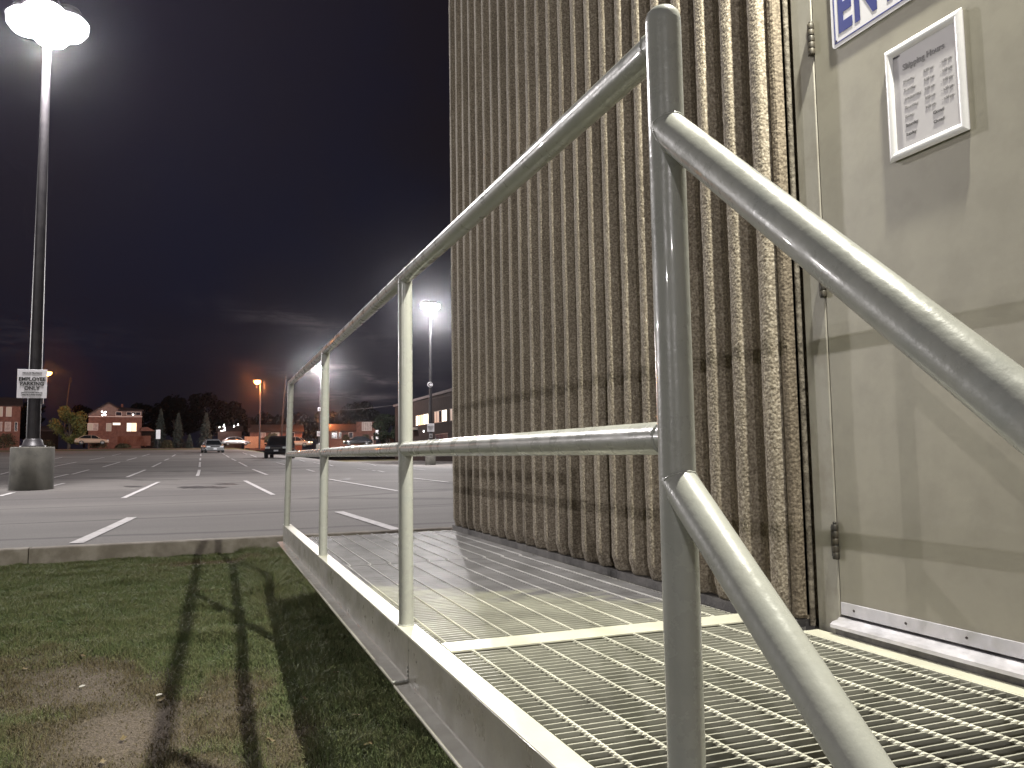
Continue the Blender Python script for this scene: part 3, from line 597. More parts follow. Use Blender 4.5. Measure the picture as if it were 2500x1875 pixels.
wall_text('Notice', 0.008, 'ink_black', yl-0.030, zt_-0.034, nf, 0.0003, x=DX-0.0085)
wall_text('Shipping Hours', 0.0240, 'ink_grey', yl-0.060, zt_-0.080, nf, 0.0004, sx=0.92, x=tx)
for r_, dname in enumerate(('Monday', 'Tuesday', 'Wednesday', 'Thursday', 'Friday', 'Saturday', 'Sunday')):
    zz = zt_-0.116-r_*0.0252; last = r_ > 4; ik = 'ink_notice' if last else 'ink_grey'; bo = 0.0003 if last else 0.0
    wall_text(dname, 0.0118, ik, yl-0.060, zz, nf, bo, x=tx)
    if last: wall_text('Closed', 0.0118, ik, yl-0.150, zz, nf, bo, x=tx)
    else:
        wall_text('8:00 am', 0.0112, ik, yl-0.128, zz, nf, bo, sx=0.9, x=tx); wall_text('- 4:00 pm', 0.0112, ik, yl-0.180, zz, nf, bo, sx=0.85, x=tx)

# ---------------------------------------------------------------- walkway of steel grating
wk = empty('grating_walkway', (1.15, 3.4, -0.5)); tag(wk, 'raised steel grating walkway with cream painted edge channel along the building', 'walkway')
XO, XI = 0.5855, 0.647
def channel(y0, y1, dz):
    pr = [(XO, -0.0035), (XO, -0.134+dz), (XO-0.003, -0.137+dz), (XO-0.045, -0.139+dz), (XO-0.047, -0.142+dz), (XO-0.047, -0.146+dz), (XO-0.001, -0.146+dz), (XO+0.008, -0.142+dz), (XO+0.008, -0.0085), (XO+0.003, -0.0015)]
    n = len(pr); vs = []; ys_ = lin(y0, y1, max(2, int((y1-y0)/0.3)))
    for yy in ys_: vs += [(x+(0.0015*math.sin(yy*3.1)), yy, z+0.001*math.sin(yy*2.3)) for x, z in pr]
    fs = [tuple(range(n)), tuple(range(len(vs)-1, len(vs)-n-1, -1))]+[(j*n+i, j*n+(i+1) % n, (j+1)*n+(i+1) % n, (j+1)*n+i) for j in range(len(ys_)-1) for i in range(n)]
    return MB().add(vs, fs)
P(channel(0.93, 2.500, -0.004), 'side_channel', 'web_colour', wk)
P(channel(2.506, 6.93, 0), 'side_channel', 'web_colour', wk)
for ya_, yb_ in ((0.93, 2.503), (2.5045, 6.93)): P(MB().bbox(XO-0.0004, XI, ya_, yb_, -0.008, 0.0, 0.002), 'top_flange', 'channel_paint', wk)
wb = MB()
for q in range(9): 
    t = q/8; wb.lathe((XO-0.045+0.045*t, 2.503+random.uniform(-.002, .002), -0.1385+random.uniform(0, .002)), [(0, 0.005), (0.004, 0.003), (0.005, -0.001), (0.0, -0.003)], 8)
for q in range(4): wb.lathe((XO-0.001, 2.503, -0.135+q*0.012), [(0, 0.005), (0.003, 0.003), (0.004, -0.001), (0.0, -0.003)], 8)
P(wb, 'weld_seam', 'rail_paint', wk)
P(MB().bbox(XI+0.0015, 1.700, 2.243, 2.352, -0.006, 0.0015, 0.002), 'cross_flange', 'channel_paint', wk)
P(MB().box(XI+0.0015, 1.700, 2.29, 2.300, -0.14, -0.0065), 'cross_web', 'channel_paint', wk)
P(MB().bbox(1.708, 1.772, 0.93, 2.06, -0.008, -0.001, 0.002), 'edge_flange', 'channel_paint', wk)
P(MB().box(1.700, 1.7075, 0.93, 2.06, -0.14, -0.002), 'edge_web', 'channel_paint', wk)
P(MB().box(1.689, 1.697, 2.36, 5.80, -0.14, -0.006), 'edge_web', 'base_concrete', wk)
for yy in (0.935, 4.185, 5.80): P(MB().box(XI+0.001, 1.688, yy, yy+0.006, -0.14, -0.032), 'cross_web', 'channel_paint', wk)
for sx_, sy_ in ((0.95, 1.2), (0.95, 3.4), (0.95, 5.6), (1.6, 1.2), (1.6, 3.4), (1.6, 5.6)):
    P(MB().box(sx_-0.03, sx_+0.03, sy_-0.03, sy_+0.03, -0.75, -0.147), 'support_leg', 'base_concrete', wk)
def bar_mesh(x0, x1):
    b = MB(); n = 40; h = 0.0024; vs = []
    for i in range(n+1):
        x = x0+(x1-x0)*i/n; zt = -0.0035+random.uniform(-.0002, .0002)
        vs += [(x, -h, zt), (x, h, zt), (x, h, -0.032), (x, -h, -0.032)]
    fs = [(0, 1, 2, 3), (4*n+3, 4*n+2, 4*n+1, 4*n)]
    for i in range(n):
        for k2 in range(4): fs.append((4*i+k2, 4*i+(k2+1) % 4, 4*i+4+(k2+1) % 4, 4*i+4+k2))
    return b.add(vs, fs)
def rod_mesh(L_):
    n = int(L_/0.0075); vs = []; fs = []
    for i in range(n+1):
        a = i*2*math.pi*0.0075/0.060
        for q in range(4): vs.append((0.0050*math.cos(a+q*math.pi/2), i*L_/n, 0.0050*math.sin(a+q*math.pi/2)))
    for i in range(n):
        for q in range(4): fs.append((4*i+q, 4*i+(q+1) % 4, 4*i+4+(q+1) % 4, 4*i+4+q))
    fs += [(0, 1, 2, 3), (4*n+3, 4*n+2, 4*n+1, 4*n)]
    return MB().add(vs, fs)
def panel(y0, y1, x1, rx0, nrods):
    f = MB().box(XI+0.002, XI+0.006, y0, y1, -0.034, -0.006)
    pn = P(f, 'grating_panel', 'bar_colour', wk)
    bm_ = bar_mesh(XI+0.006, x1).mesh('bearing_bar', 'bar_colour'); n = int((y1-y0)/0.03015)
    for i in range(n):
        o = link('bearing_bar', bm_, pn); o.location = (0, y0+0.010+i*0.03015, random.uniform(-.0004, .0004))
    rm = rod_mesh(y1-y0-0.002).mesh('cross_rod', 'rod_colour')
    for i in range(nrods):
        o = link('cross_rod', rm, pn); o.location = (rx0+i*0.1035, y0+0.001, -0.0040); o.rotation_euler = (0, 0, random.uniform(-.0006, .0006))
    return pn
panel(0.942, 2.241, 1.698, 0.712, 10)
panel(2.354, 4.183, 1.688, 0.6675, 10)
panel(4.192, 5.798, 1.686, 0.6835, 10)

for _ in range(14):
    yy = random.uniform(1.2, 4.2); zz = random.uniform(-.125, -.02); r_ = random.uniform(.0015, .004)
    P(MB().lathe((XO-0.0006, yy, zz), [(r_, 0.0004), (r_*.7, -0.0002), (0, -0.0003)], 7, axis='x'), 'paint_chip', 'hinge_steel', wk)
# ---------------------------------------------------------------- railing
RL = empty('pipe_railing', (0.616, 3.9, 0)); tag(RL, 'grey green painted pipe railing with two rails along the grating walkway', 'railing')
RR = 0.02415; RP = 0.0259; RS = 0.0262; XR = 0.6157; ZT, ZM = 1.1522, 0.5722; Y1, Y2, Y3, Y4 = 0.985, 2.653, 4.677, 6.815
def pipe(pts, name, r=RR, seg=40): return P(MB().tube(pts, r, seg), name, 'rail_paint', RL)
pipe([(XR, Y1, -0.75), (XR, Y1, 1.180)], 'post', RP, 48)
pc = MB().lathe((XR, Y1, 1.180), [(RP, 0), (RP*0.98, 0.006), (RP*0.9, 0.013), (RP*0.68, 0.019), (RP*0.35, 0.0225), (0, 0.0235)], 48); P(pc, 'post_cap', 'rail_paint', RL)
pipe([(XR, Y2, -0.004), (XR, Y2, ZT-0.004)], 'post'); pipe([(XR-0.004, Y3, -0.004), (XR+0.006, Y3, ZT-0.004)], 'post'); 
pipe([(XR-0.012, Y4, -0.004), (XR+0.012, Y4, ZT-0.002)], 'post')
pipe([(XR, Y1+0.004, ZT), (XR, Y2, ZT), (XR+0.006, Y3, ZT), (XR+0.012, Y4+0.002, ZT+0.002)], 'top_rail')
P(MB().lathe((XR+0.012, Y4+0.002, ZT+0.001), [(0, 0.0242), (0.012, 0.021), (0.0205, 0.0125), (0.0242, 0), (0.0205, -0.0125), (0, -0.0242)], 32), 'corner_elbow', 'rail_paint', RL)
pipe([(XR, Y1+0.004, ZM), (XR, Y2, ZM), (XR+0.001, Y3, ZM), (XR, Y4, ZM-0.002)], 'mid_rail')
# stair rails running down towards the steps
sa = on_plane(1640, 322, 0, XR); sb = on_plane(2500, 1004, 0, XR); d = (sb-sa)
up0 = Vector((XR, Y1, sa.z+(Y1-sa.y)*d.z/d.y)); lo0 = Vector((XR, Y1, 0.513)); 
dd = d.normalized()
pipe([up0+dd*0.0, up0+dd*1.25], 'stair_rail', RS); pipe([lo0, lo0+dd*1.25], 'stair_rail', RS)
e1 = up0+dd*1.25; pipe([(XR, e1.y, -0.52), (XR, e1.y, e1.z)], 'post')
# weld beads
def bead(c, axis, r, tilt=None, n=26, br=0.0042):
    b = MB(); ax = Vector(axis).normalized(); a = ax.orthogonal().normalized(); bb = ax.cross(a)
    pts = []
    for i in range(n+1):
        t = 2*math.pi*i/n; pts.append(Vector(c)+(a*math.cos(t)+bb*math.sin(t))*(r+random.uniform(-.0008, .0008))+ax*random.uniform(-.0012, .0012))
    b.tube(pts, [br*0.75*random.uniform(.6, 1.2) for _ in pts], 8); P(b, 'weld_bead', 'rail_paint', RL)
bead((XR, Y1+RP*0.99, ZM), (0, 1, 0), RR*0.98); bead((XR, Y1+RP*0.98, ZT), (0, 1, 0), RR*0.98)
for yy, dx in ((Y2, 0), (Y3, -.004), (Y4, -.012)):
    bead((XR+dx, yy, 0.001), (0, 0, 1), RR*1.04)
    bead((XR, yy+RR*0.9, ZM), (0, 1, 0), RR, br=0.003); bead((XR, yy-RR*0.9, ZM), (0, 1, 0), RR, br=0.003)
for yy in (Y2, Y3): bead((XR, yy, ZT-RR*0.92), (0, 0, 1), RR, br=0.003)
# elliptical fillets where the stair rails meet the near post
for c0 in (up0, lo0):
    pts = []
    a = Vector((1, 0, 0)); b2 = dd.cross(a).normalized()
    for i in range(31):
        t = 2*math.pi*i/30; o_ = a*math.cos(t)*RP*0.985+b2*math.sin(t)*RS*0.985
        # intersection of the rail's generator with the post surface, on the -Y side
        px_, py_ = o_.x, o_.y; s_ = 0.0; yv = -math.sqrt(max(0, RP**2-px_*px_)); s_ = (yv-o_.y)/dd.y
        pts.append(c0+o_+dd*s_)
    P(MB().tube(pts, [0.0022*random.uniform(.7, 1.2) for _ in pts], 8), 'weld_bead', 'rail_paint', RL)

# steps at the near end of the walkway (behind the picture's lower edge)
st = empty('steel_steps', (1.15, 0.5, -0.5)); tag(st, 'short flight of steel steps leading down from the near end of the walkway', 'steps')
for i in range(2):
    y1_ = 0.92-i*0.26; z1 = -0.165*(i+1)
    P(MB().bbox(0.66, 1.66, y1_-0.26, y1_, z1-0.03, z1, 0.003), 'tread', 'channel_paint', st)
for x_ in (0.635, 1.668):
    P(MB().prism([(x_, 0.925, -0.01), (x_, 0.925, -0.16), (x_, 0.36, -0.53), (x_, 0.20, -0.53), (x_, 0.20, -0.48)], (0.008, 0, 0)), 'stringer', 'channel_paint', st)

# wall light over the door (out of frame above; its pool lights walkway and lawn)
WLX, WLY, WLZ = 1.62, 1.20, 3.50
wl = empty('wall_light', (1.80, WLY, WLZ)); tag(wl, 'wall pack light mounted on the concrete above the door', 'wall light')
P(MB().bbox(1.66, 1.81, WLY-0.17, WLY+0.17, WLZ+0.03, WLZ+0.25, 0.02), 'housing', 'pole_dark', wl)
P(MB().bbox(1.63, 1.74, WLY-0.14, WLY+0.14, WLZ+0.012, WLZ+0.028, 0.006), 'lens', 'lens_warm', wl)
def lamp(name, loc_, power, col, rad, parent, kind='POINT'):
    ld = bpy.data.lights.new(name, kind); ld.energy = power; ld.color = col; ld.shadow_soft_size = rad
    o = bpy.data.objects.new(name, ld); COL.objects.link(o); loc(o, parent); o.location = loc_; return o
wb_ = lamp('wall_light_bulb', (WLX, WLY, WLZ-0.03), 1450, (1.0, 0.975, 0.84), 0.035, wl, 'SPOT')
wb_.data.spot_size = math.radians(164); wb_.data.spot_blend = 1.0
wb_.rotation_euler = Vector((-1.2, 0.55, -1.0)).to_track_quat('-Z', 'Y').to_euler()

# ---------------------------------------------------------------- parking-lot lamp posts
HEAD_R = 0.40
def lot_pole(base, top, power, label, heads, sign=None, bw=0.8, bh=0.95, r0=0.11, group='tall lamp posts on concrete bases in the parking lot', disc=False, rz=0.0, small=False):
    t = empty('lamp_post', base); tag(t, label, 'lamp post', group)
    B = Vector(base); T = Vector(top)
    fb = MB().lathe((0, 0, 0), [(bw*.55, -0.2), (bw*.55, bh-0.03), (bw*.53, bh), (0, bh)], 20, smooth=True)
    def Q(mb, n, mt, par=t): return mb.build(n, mt, par)
    Q(fb, 'concrete_base', 'pole_concrete')
    tp = T-B
    Q(MB().tube([(0, 0, bh), (0, 0, bh+0.03), (0, 0, bh+0.05), (0, 0, bh+0.16), (0, 0, bh+0.2)], [r0*2.1, r0*2.1, r0*1.7, r0*1.5, r0*1.2], 16), 'base_cover', 'pole_dark')
    Q(MB().tube([(0, 0, bh+0.05), tuple(tp*0.5+Vector((0, 0, .5))), tuple(tp)], [r0*1.15, r0*0.9, r0*0.65], 16), 'pole', 'pole_dark')
    for a in heads:
        a = math.radians(a); c_ = tp+Vector((math.cos(a), math.sin(a), 0))*HEAD_R
        Q(MB().tube([tuple(tp-Vector((0, 0, .05))), tuple(c_)], 0.03, 8), 'arm', 'pole_dark')
        Q(MB().lathe(tuple(c_), [(0, 0.30), (0.26, 0.24), (0.34, 0.10), (0.36, 0.0), (0.34, -0.0)], 20), 'lamp_housing', 'pole_dark')
        Q(MB().lathe(tuple(c_), [(0.37, 0.002), (0.46, -0.10), (0.44, -0.28), (0.32, -0.44), (0.14, -0.52), (0, -0.53)], 20), 'lamp_bowl', 'bowl_white')
    ld = bpy.data.lights.new('lamp_bulb', 'POINT'); ld.energy = power; ld.color = (1.0, 0.95, 0.94); ld.shadow_soft_size = 0.16
    o = bpy.data.objects.new('lamp_bulb', ld); COL.objects.link(o); o.parent = t; o.location = tp-Vector((0, 0, 0.66))-Vector((base[0], base[1]-2.0, 0)).normalized()*0.34
    return t
def rb(px, py, depth): return at(px, py, depth)
Abase = on_lot(70, 1197); Abase.x += 0.0; dA = (Abase-Vector((0, 0, CAM_H))).dot(AF)
Atop = at(112, 24, dA)
LA = lot_pole((Abase.x, Abase.y+0.3, Abase.z), tuple(Atop+Vector((0, 0.3, 0))), 8600, 'tall lamp post with a glaring white head, the nearest one, carrying an employee parking sign', (0, 90, 180, 270), bw=0.84, bh=1.0, r0=0.13)
# square up the nearest base as in the photo
Bb = at(1051, 1131, 68.0); Bt = at(1051, 742, 68.0)
LB = lot_pole(tuple(Bb), tuple(Bt), 30000, 'tall lamp post with twin bright heads by the corner of the ribbed building, marked C', (10, 190), bw=0.8, bh=1.2, r0=0.13)
Cb = at(779, 1102, 118.0); Ct = at(784, 893, 118.0)
LC = lot_pole(tuple(Cb), tuple(Ct), 30000, 'smaller looking lamp post with a white head seen behind the third railing post', (0, 180), bw=0.8, bh=1.0, r0=0.14)
# further lot lamps and one added fill lamp outside the frame, whose light falls on the door, the wall and the lot
LD = lot_pole((-42, -25, -0.5), (-42, -25, 12.0), 14500, 'tall lamp post standing far off on the near left side of the lot', (0, 180))
LG = lot_pole((-15, -38, -0.5), (-15, -38, 12.0), 12000, 'unseen lamp post added behind the viewpoint to fill in light on the railing', (90, 270))  # unseen, added as fill for the near sides of post and ribs
LE = lot_pole((-48, 62, lotz(-48, 62)), (-48, 62, 13.3), 42000, 'tall lamp post standing in the middle rows beyond the left edge of the view', (0, 180))
LF = lot_pole((-62, 108, lotz(-62, 108)), (-62, 108, 14.5), 30000, 'tall lamp post in the far rows beyond the left edge of the view', (0, 180))

def sign_panel(par, c, w, h, lines, name='sign_plate', mat='sign_white', inkcol='ink_grey', round_=False):
    base = Vector(par.location); c = Vector(c)-base
    if round_: p_ = MB().lathe((c.x, c.y, c.z), [(0, -0.01), (w/2, -0.01), (w/2, 0.01), (0, 0.01)], 24, smooth=False, axis='y').build(name, mat, par)
    else: p_ = MB().bbox(c.x-w/2, c.x+w/2, c.y-0.01, c.y+0.01, c.z-h/2, c.z+h/2, 0.004).build(name, mat, par)
    for body, size, dz, bold in lines:
        me = text_mesh(body, size, inkcol, 'CENTER', bold, depth=0.002)
        o = link('lettering', me, p_); o.rotation_euler = (math.radians(90), 0, 0); o.location = (c.x, c.y-0.014, c.z+dz)
    return p_
cA = at(78.5, 937, dA-0.12)
sign_panel(LA, tuple(cA), 0.60, 0.66, (('EMPLOYEE', 0.115, 0.07, 0.004), ('PARKING', 0.115, -0.035, 0.004), ('ONLY', 0.115, -0.14, 0.004), ('PRIVATE PROPERTY', 0.045, 0.235, 0.001), ('UNAUTHORIZED VEHICLES', 0.035, -0.215, 0.001), ('WILL BE TOWED AWAY', 0.035, -0.265, 0.001)), inkcol='ink_black')
o = MB().box(-0.05, 0.05, -0.17, -0.12, 0, 0.34); o.build('junction_box', 'pole_dark', LA).location = (0.16, 0, 2.0)
dB = 67.5
sign_panel(LB, tuple(at(1051.5, 1044, dB)), 0.60, 0.68, (('EMPLOYEE', 0.11, 0.07, 0.003), ('PARKING', 0.11, -0.04, 0.003), ('ONLY', 0.11, -0.15, 0.003)))
sign_panel(LB, tuple(at(1052, 1064, dB)), 0.28, 0.36, (('A', 0.3, -0.11, 0.01),), inkcol='ink_black')
sign_panel(LB, tuple(at(1050, 939, dB)), 0.46, 0.46, (('C', 0.48, -0.165, 0.02),), name='row_marker', round_=True, mat='sign_white', inkcol='ink_black')
sign_panel(LC, tuple(at(779, 1059, 117.5)), 0.62, 0.72, (('EMPLOYEE', 0.11, 0.07, 0.003), ('PARKING', 0.11, -0.04, 0.003), ('ONLY', 0.11, -0.15, 0.003)))
sign_panel(LC, tuple(at(779.5, 999, 117.5)), 0.42, 0.52, (('B', 0.42, -0.15, 0.02),), name='row_marker', inkcol='ink_black')

# small sign post at the lot edge
sp0 = at(385, 1096.5, 123.0)
spt = empty('sign_post', tuple(sp0)); tag(spt, 'thin post with a blank white upright sign at the edge of the lot', 'sign')
MB().tube([(0, 0, 0), (0, 0, 2.9)], 0.035, 8).build('post', 'pole_dark', spt)
MB().bbox(-0.28, 0.34, -0.06, -0.04, 1.55, 2.95, 0.02).build('sign_plate', 'sign_white', spt)

# ---------------------------------------------------------------- cars
def car(kind, paint, label, cat='car', lights='off', group=None):
    t = empty('parked_car'); tag(t, label, cat, group)
    suv = kind == 'suv'; Lh = 2.3; Wd = 0.90
    if suv: st_ = [(-2.25, .45, .55, .86), (-2.20, .38, .80, .88), (-2.0, .34, .98, .90), (-1.2, .30, 1.04, .92), (0, .28, 1.03, .93), (1.0, .30, 1.01, .92), (1.5, .30, .99, .90), (2.1, .32, .86, .86), (2.25, .40, .70, .80)]; roof = [(-2.12, 1.02, .80), (-1.95, 1.50, .70), (-1.3, 1.66, .68), (0.0, 1.68, .68), (0.45, 1.60, .69), (1.15, 1.01, .80)]
    else: st_ = [(-2.3, .45, .60, .80), (-2.25, .36, .90, .86), (-1.9, .32, .98, .88), (-1.2, .28, .97, .90), (0, .26, .95, .91), (0.9, .28, .92, .90), (1.5, .28, .84, .88), (2.15, .30, .72, .82), (2.3, .38, .58, .74)]; roof = [(-1.85, .96, .74), (-1.1, 1.36, .60), (-0.5, 1.43, .59), (0.2, 1.41, .59), (0.5, 1.34, .60), (1.2, .91, .76)]
    # body: car length along Y, front at +Y end negated -> front faces -Y
    vs = []; fs = []
    ring = lambda z0, z1, w: [(-w*.9, z0), (-w, z0+.12), (-w, (z0+z1)/2), (-w*.96, z1-.06), (-w*.84, z1), (0, z1+.025), (w*.84, z1), (w*.96, z1-.06), (w, (z0+z1)/2), (w, z0+.12), (w*.9, z0)]
    for (yy, z0, z1, w) in st_:
        vs += [(x, -yy, z) for x, z in ring(z0, z1, w)]
    nr = 11
    for i in range(len(st_)-1):
        for k2 in range(nr): fs.append((i*nr+k2, i*nr+(k2+1) % nr, (i+1)*nr+(k2+1) % nr, (i+1)*nr+k2))
    fs += [tuple(range(nr)), tuple(reversed(range((len(st_)-1)*nr, len(st_)*nr)))]
    MB().add(vs, fs, True).build('body', paint, t)
    # greenhouse
    vs = []; fs = []; n = len(roof)
    for (yy, z, w) in roof: vs += [(-w, -yy, z), (w, -yy, z)]
    low = [(-Wd*.88, 0.93), (Wd*.88, 0.93)]
    for (yy, z, w) in roof: vs += [(-0.80, -yy, 0.9), (0.80, -yy, 0.9)]
    o_ = 2*n
    for i in range(n-1):
        fs.append((2*i, 2*i+1, 2*i+3, 2*i+2)); fs.append((2*i, 2*i+2, o_+2*i+2, o_+2*i)); fs.append((2*i+1, o_+2*i+1, o_+2*i+3, 2*i+3))
    MB().add(vs, fs).build('window_glass', 'car_glass', t)
    rp = MB(); 
    mid = [r_ for r_ in roof[1:-1]]
    for i in range(len(mid)-1):
        (ya, za, wa), (yb, zb, wb_) = mid[i], mid[i+1]
        rp.prism([(-wa-.01, -ya, za+.004), (wa+.01, -ya, za+.004), (wb_+.01, -yb, zb+.004), (-wb_-.01, -yb, zb+.004)], (0, 0, .03))
    for sgn in (-1, 1):
        for (a, b) in ((roof[0], roof[1]), (roof[-1], roof[-2])): rp.tube([(sgn*(a[2]+.01), -a[0], a[1]), (sgn*(b[2]+.01), -b[0], b[1]+.01)], 0.035, 6)
        rp.tube([(sgn*.79, 0.1, .95), (sgn*(.70 if suv else .60), 0.12, roof[3][1])], 0.03, 6)
    rp.build('roof_panel', paint, t)
    wr = 0.36 if suv else 0.32
    for sx_ in (-1, 1):
        for yy in (-1.42, 1.38):
            wh = MB().lathe((sx_*(Wd-.19), yy, wr), [(0.0, 0), (wr*.62, 0), (wr*.96, 0.0), (wr, 0.03), (wr, .19), (wr*.96, .215), (wr*.6, .215)] if sx_ > 0 else [(0.0, 0), (wr*.62, 0), (wr*.96, 0.0), (wr, -0.03), (wr, -.19), (wr*.96, -.215), (wr*.6, -.215)], 24, axis='x').build('wheel', 'tyre', t)
            rm_ = MB()
            for q in range(5):
                a = q*2*math.pi/5; rm_.tube([(sx_*(Wd+.02), yy, wr), (sx_*(Wd+.015), yy+wr*.56*math.cos(a), wr+wr*.56*math.sin(a))], 0.03, 6)
            rm_.lathe((sx_*(Wd), yy, wr), [(wr*.55, 0), (wr*.63, sx_*.02), (wr*.63, sx_*.03), (wr*.56, sx_*.03)], 24, axis='x'); rm_.build('rim', 'rim', wh)
    fz = 0.66 if not suv else 0.80; fy = -2.22
    for sx_ in (-1, 1):
        MB().bbox(sx_*.62-.17, sx_*.62+.17, fy-.03, fy+.2, fz-.07, fz+.07, .03).build('headlight', 'headlight_on' if lights == 'on' else 'headlight', t)
        MB().bbox(sx_*.60-.07, sx_*.60+.07, fy-.07, fy+.06, fz-.32, fz-.24, .02).build('fog_light', 'headlight', t)
        MB().bbox(sx_*.70-.13, sx_*.70+.13, 2.08, 2.27, fz+.02, fz+.16, .03).build('tail_light', 'taillight_on' if lights == 'on' else 'taillight', t)
        MB().bbox(sx_*.95-.08, sx_*.95+.08, -0.95, -0.83, .98, 1.10, .03).build('wing_mirror', paint, t)
    MB().bbox(-.40, .40, fy-.06, fy+.05, fz-.10, fz+.05, .02).build('grille', 'trim_black', t)
    MB().bbox(-.84, .84, fy-.075, fy+.15, fz-.36, fz-.17, .05).build('front_bumper', paint, t)
    MB().bbox(-.84, .84, 2.1, 2.33, .38, .62, .05).build('rear_bumper', paint, t)
    MB().bbox(-.16, .16, fy-.10, fy-.078, fz-.27, fz-.15, .004).build('number_plate', 'plate', t)
    return t
def place(t, px, py, depth, rz, sc=1.0):
    p = at(px, py, depth); t.location = (p.x, p.y, p.z); t.rotation_euler = (0, 0, rz); t.scale = (sc,)*3; return t
view_rz = lambda px: -math.atan2(ray(px, 1000).x, ray(px, 1000).y)
sc_ = place(car('sedan', 'car_silver', 'silver sedan parked nose first towards the camera at the far edge of the lot'), 518, 1107.5, 82, view_rz(518)+0.12)
bc_ = place(car('suv', 'car_black', 'black car facing the camera, half hidden by the last railing post'), 684, 1119.5, 54, view_rz(684)-0.13, 0.88)
place(car('sedan', 'car_lit_orange', 'pale sedan side on under the yellow tree, lit orange'), 224, 1086, 128, math.pi/2*-1+view_rz(224)+math.pi*1.0, 1.05)
place(car('suv', 'car_lit_orange', 'pale wagon lit orange, right behind the last railing post', lights='on'), 726, 1092, 133, math.pi/2*-1+view_rz(726)+math.pi*1.0-.3)
place(car('sedan', 'car_black', 'dark sedan with lit headlights below the right hand brick house', lights='on'), 874, 1088, 128, math.pi/2*-1+view_rz(874))
place(car('sedan', 'car_silver', 'car parked in front of the floodlit trees by the orange fence'), 575, 1088, 133, math.pi/2+view_rz(575)+.2)

# ---------------------------------------------------------------- houses and background
def frame_at(px, py, depth, name, label, cat):
    p = at(px, py, depth); t = empty(name, tuple(p), view_rz(px)*1.0); tag(t, label, cat); return t, depth/F_PX
def win(par, x0, x1, z0, z1, mat, y=-0.02, mull=1, trim='trim_white'):
    f = MB(); w = 0.07
    f.box(x0-w, x1+w, y-0.05, y, z1, z1+w); f.box(x0-w, x1+w, y-0.07, y, z0-w, z0); f.box(x0-w, x0, y-0.05, y, z0, z1); f.box(x1, x1+w, y-0.05, y, z0, z1)
    for q in range(mull): xm = x0+(x1-x0)*(q+1)/(mull+1); f.box(xm-.03, xm+.03, y-0.045, y, z0, z1)
    fo = f.build('window_frame', trim, par)
    for q in range(mull+1):
        xa = x0+(x1-x0)*q/(mull+1)+.001; xb = x0+(x1-x0)*(q+1)/(mull+1)-.001
        MB().box(xa, xb, y-0.02, y-0.01, z0+.001, z1-.001).build('pane', mat if isinstance(mat, str) else mat[q % len(mat)], fo)
    return fo
def gable_roof(par, x0, x1, y0, y1, z0, zr, axis='y', over=0.35, mat='roof_shingle'):
    mb = MB()
    if axis == 'y':
        xm = (x0+x1)/2; s_ = (zr-z0)/(xm-x0); xa = x0-over; xb = x1+over; ze = z0-over*s_
        for (e, f_) in ((xa, xm), (xb, xm)): mb.prism([(e, y0-over, ze), (f_, y0-over, zr), (f_, y0-over, zr+.14), (e, y0-over, ze+.14)], (0, y1-y0+2*over, 0))
    else:
        ym = (y0+y1)/2; s_ = (zr-z0)/(ym-y0); ya = y0-over; yb = y1+over; ze = z0-over*s_
        for (e, f_) in ((ya, ym), (yb, ym)): mb.prism([(x0-over, e, ze), (x0-over, f_, zr), (x0-over, f_, zr+.14), (x0-over, e, ze+.14)], (x1-x0+2*over, 0, 0))
    return mb.build('roof', mat, par)

# house 1: gabled two storey, lit windows
D1 = 150.0; h1, u = frame_at(280, 1086, D1, 'brick_house', 'two storey gabled house with lit ground floor windows behind the yellow tree', 'house')
X = lambda px: (px-280)*u; Z = lambda py: (1086-py)*u
MB().box(X(222), X(339), 0, 8, -1, Z(1014)).build('wall', 'brick', h1)
MB().prism([(X(222), 0, Z(1014)+.002), (X(286), 0, Z(1014)+.002), (X(286), 0, Z(998)), (X(264.6), 0, Z(984)), (X(222), 0, Z(1012))], (0, 8, 0)).build('gable_wall', 'siding', h1)
MB().box(X(286)+.01, X(339), .02, 8, Z(1014)+.002, Z(1004)).build('upper_wall', 'siding', h1)
rf = MB(); 
rf.prism([(X(216), -.5, Z(1016)), (X(264.6), -.5, Z(983)), (X(264.6), -.5, Z(981)), (X(216), -.5, Z(1014))], (0, 9, 0)); rf.prism([(X(264.6), -.5, Z(983)), (X(290), -.5, Z(1000)), (X(290), -.5, Z(998)), (X(264.6), -.5, Z(981))], (0, 9, 0))
rf.prism([(X(285), -.4, Z(1003)), (X(343), -.4, Z(1003)), (X(343), 4, Z(998)), (X(285), 4, Z(992))], (0, 0, .15)); ro = rf.build('roof', 'roof_shingle', h1)
MB().box(X(292), X(297), 4, 4.8, Z(1000), Z(983)).build('chimney', 'brick', ro)
MB().box(X(221), X(340), -.12, -.002, Z(1018), Z(1016)).build('eaves_band', 'trim_white', h1)
win(h1, X(306), X(327), Z(1053), Z(1033), ('pane_lit_white', 'pane_lit'), mull=1); win(h1, X(275), X(291), Z(1037.5), Z(1032.6), 'pane_lit_white', mull=0)
win(h1, X(221), X(242), Z(1050), Z(1034), ('pane_dim', 'pane_curtain'), mull=1); win(h1, X(261), X(271), Z(1052), Z(1034), 'pane_dim', mull=0)
win(h1, X(281), X(293), Z(1014.5), Z(1006), 'pane_dark', mull=0); win(h1, X(305), X(335), Z(1013), Z(1006), 'pane_dark', mull=2)
for (a, b) in ((250.5, 1005.3), (258.2, 1006.2), (254.7, 1009), (251.5, 1013.8), (257.8, 1013), (319, 1012)):
    MB().lathe((X(a), -.06, Z(b)), [(0, -.05), (.12, -.04), (.15, 0), (.12, .04), (0, .05)], 12, axis='y').build('wall_lamp', 'floodlight', h1)
MB().box(X(207)-.1, X(207)+.1, -.5, -.3, Z(1030)-.1, Z(1028)).build('porch_lamp', 'floodlight', h1)
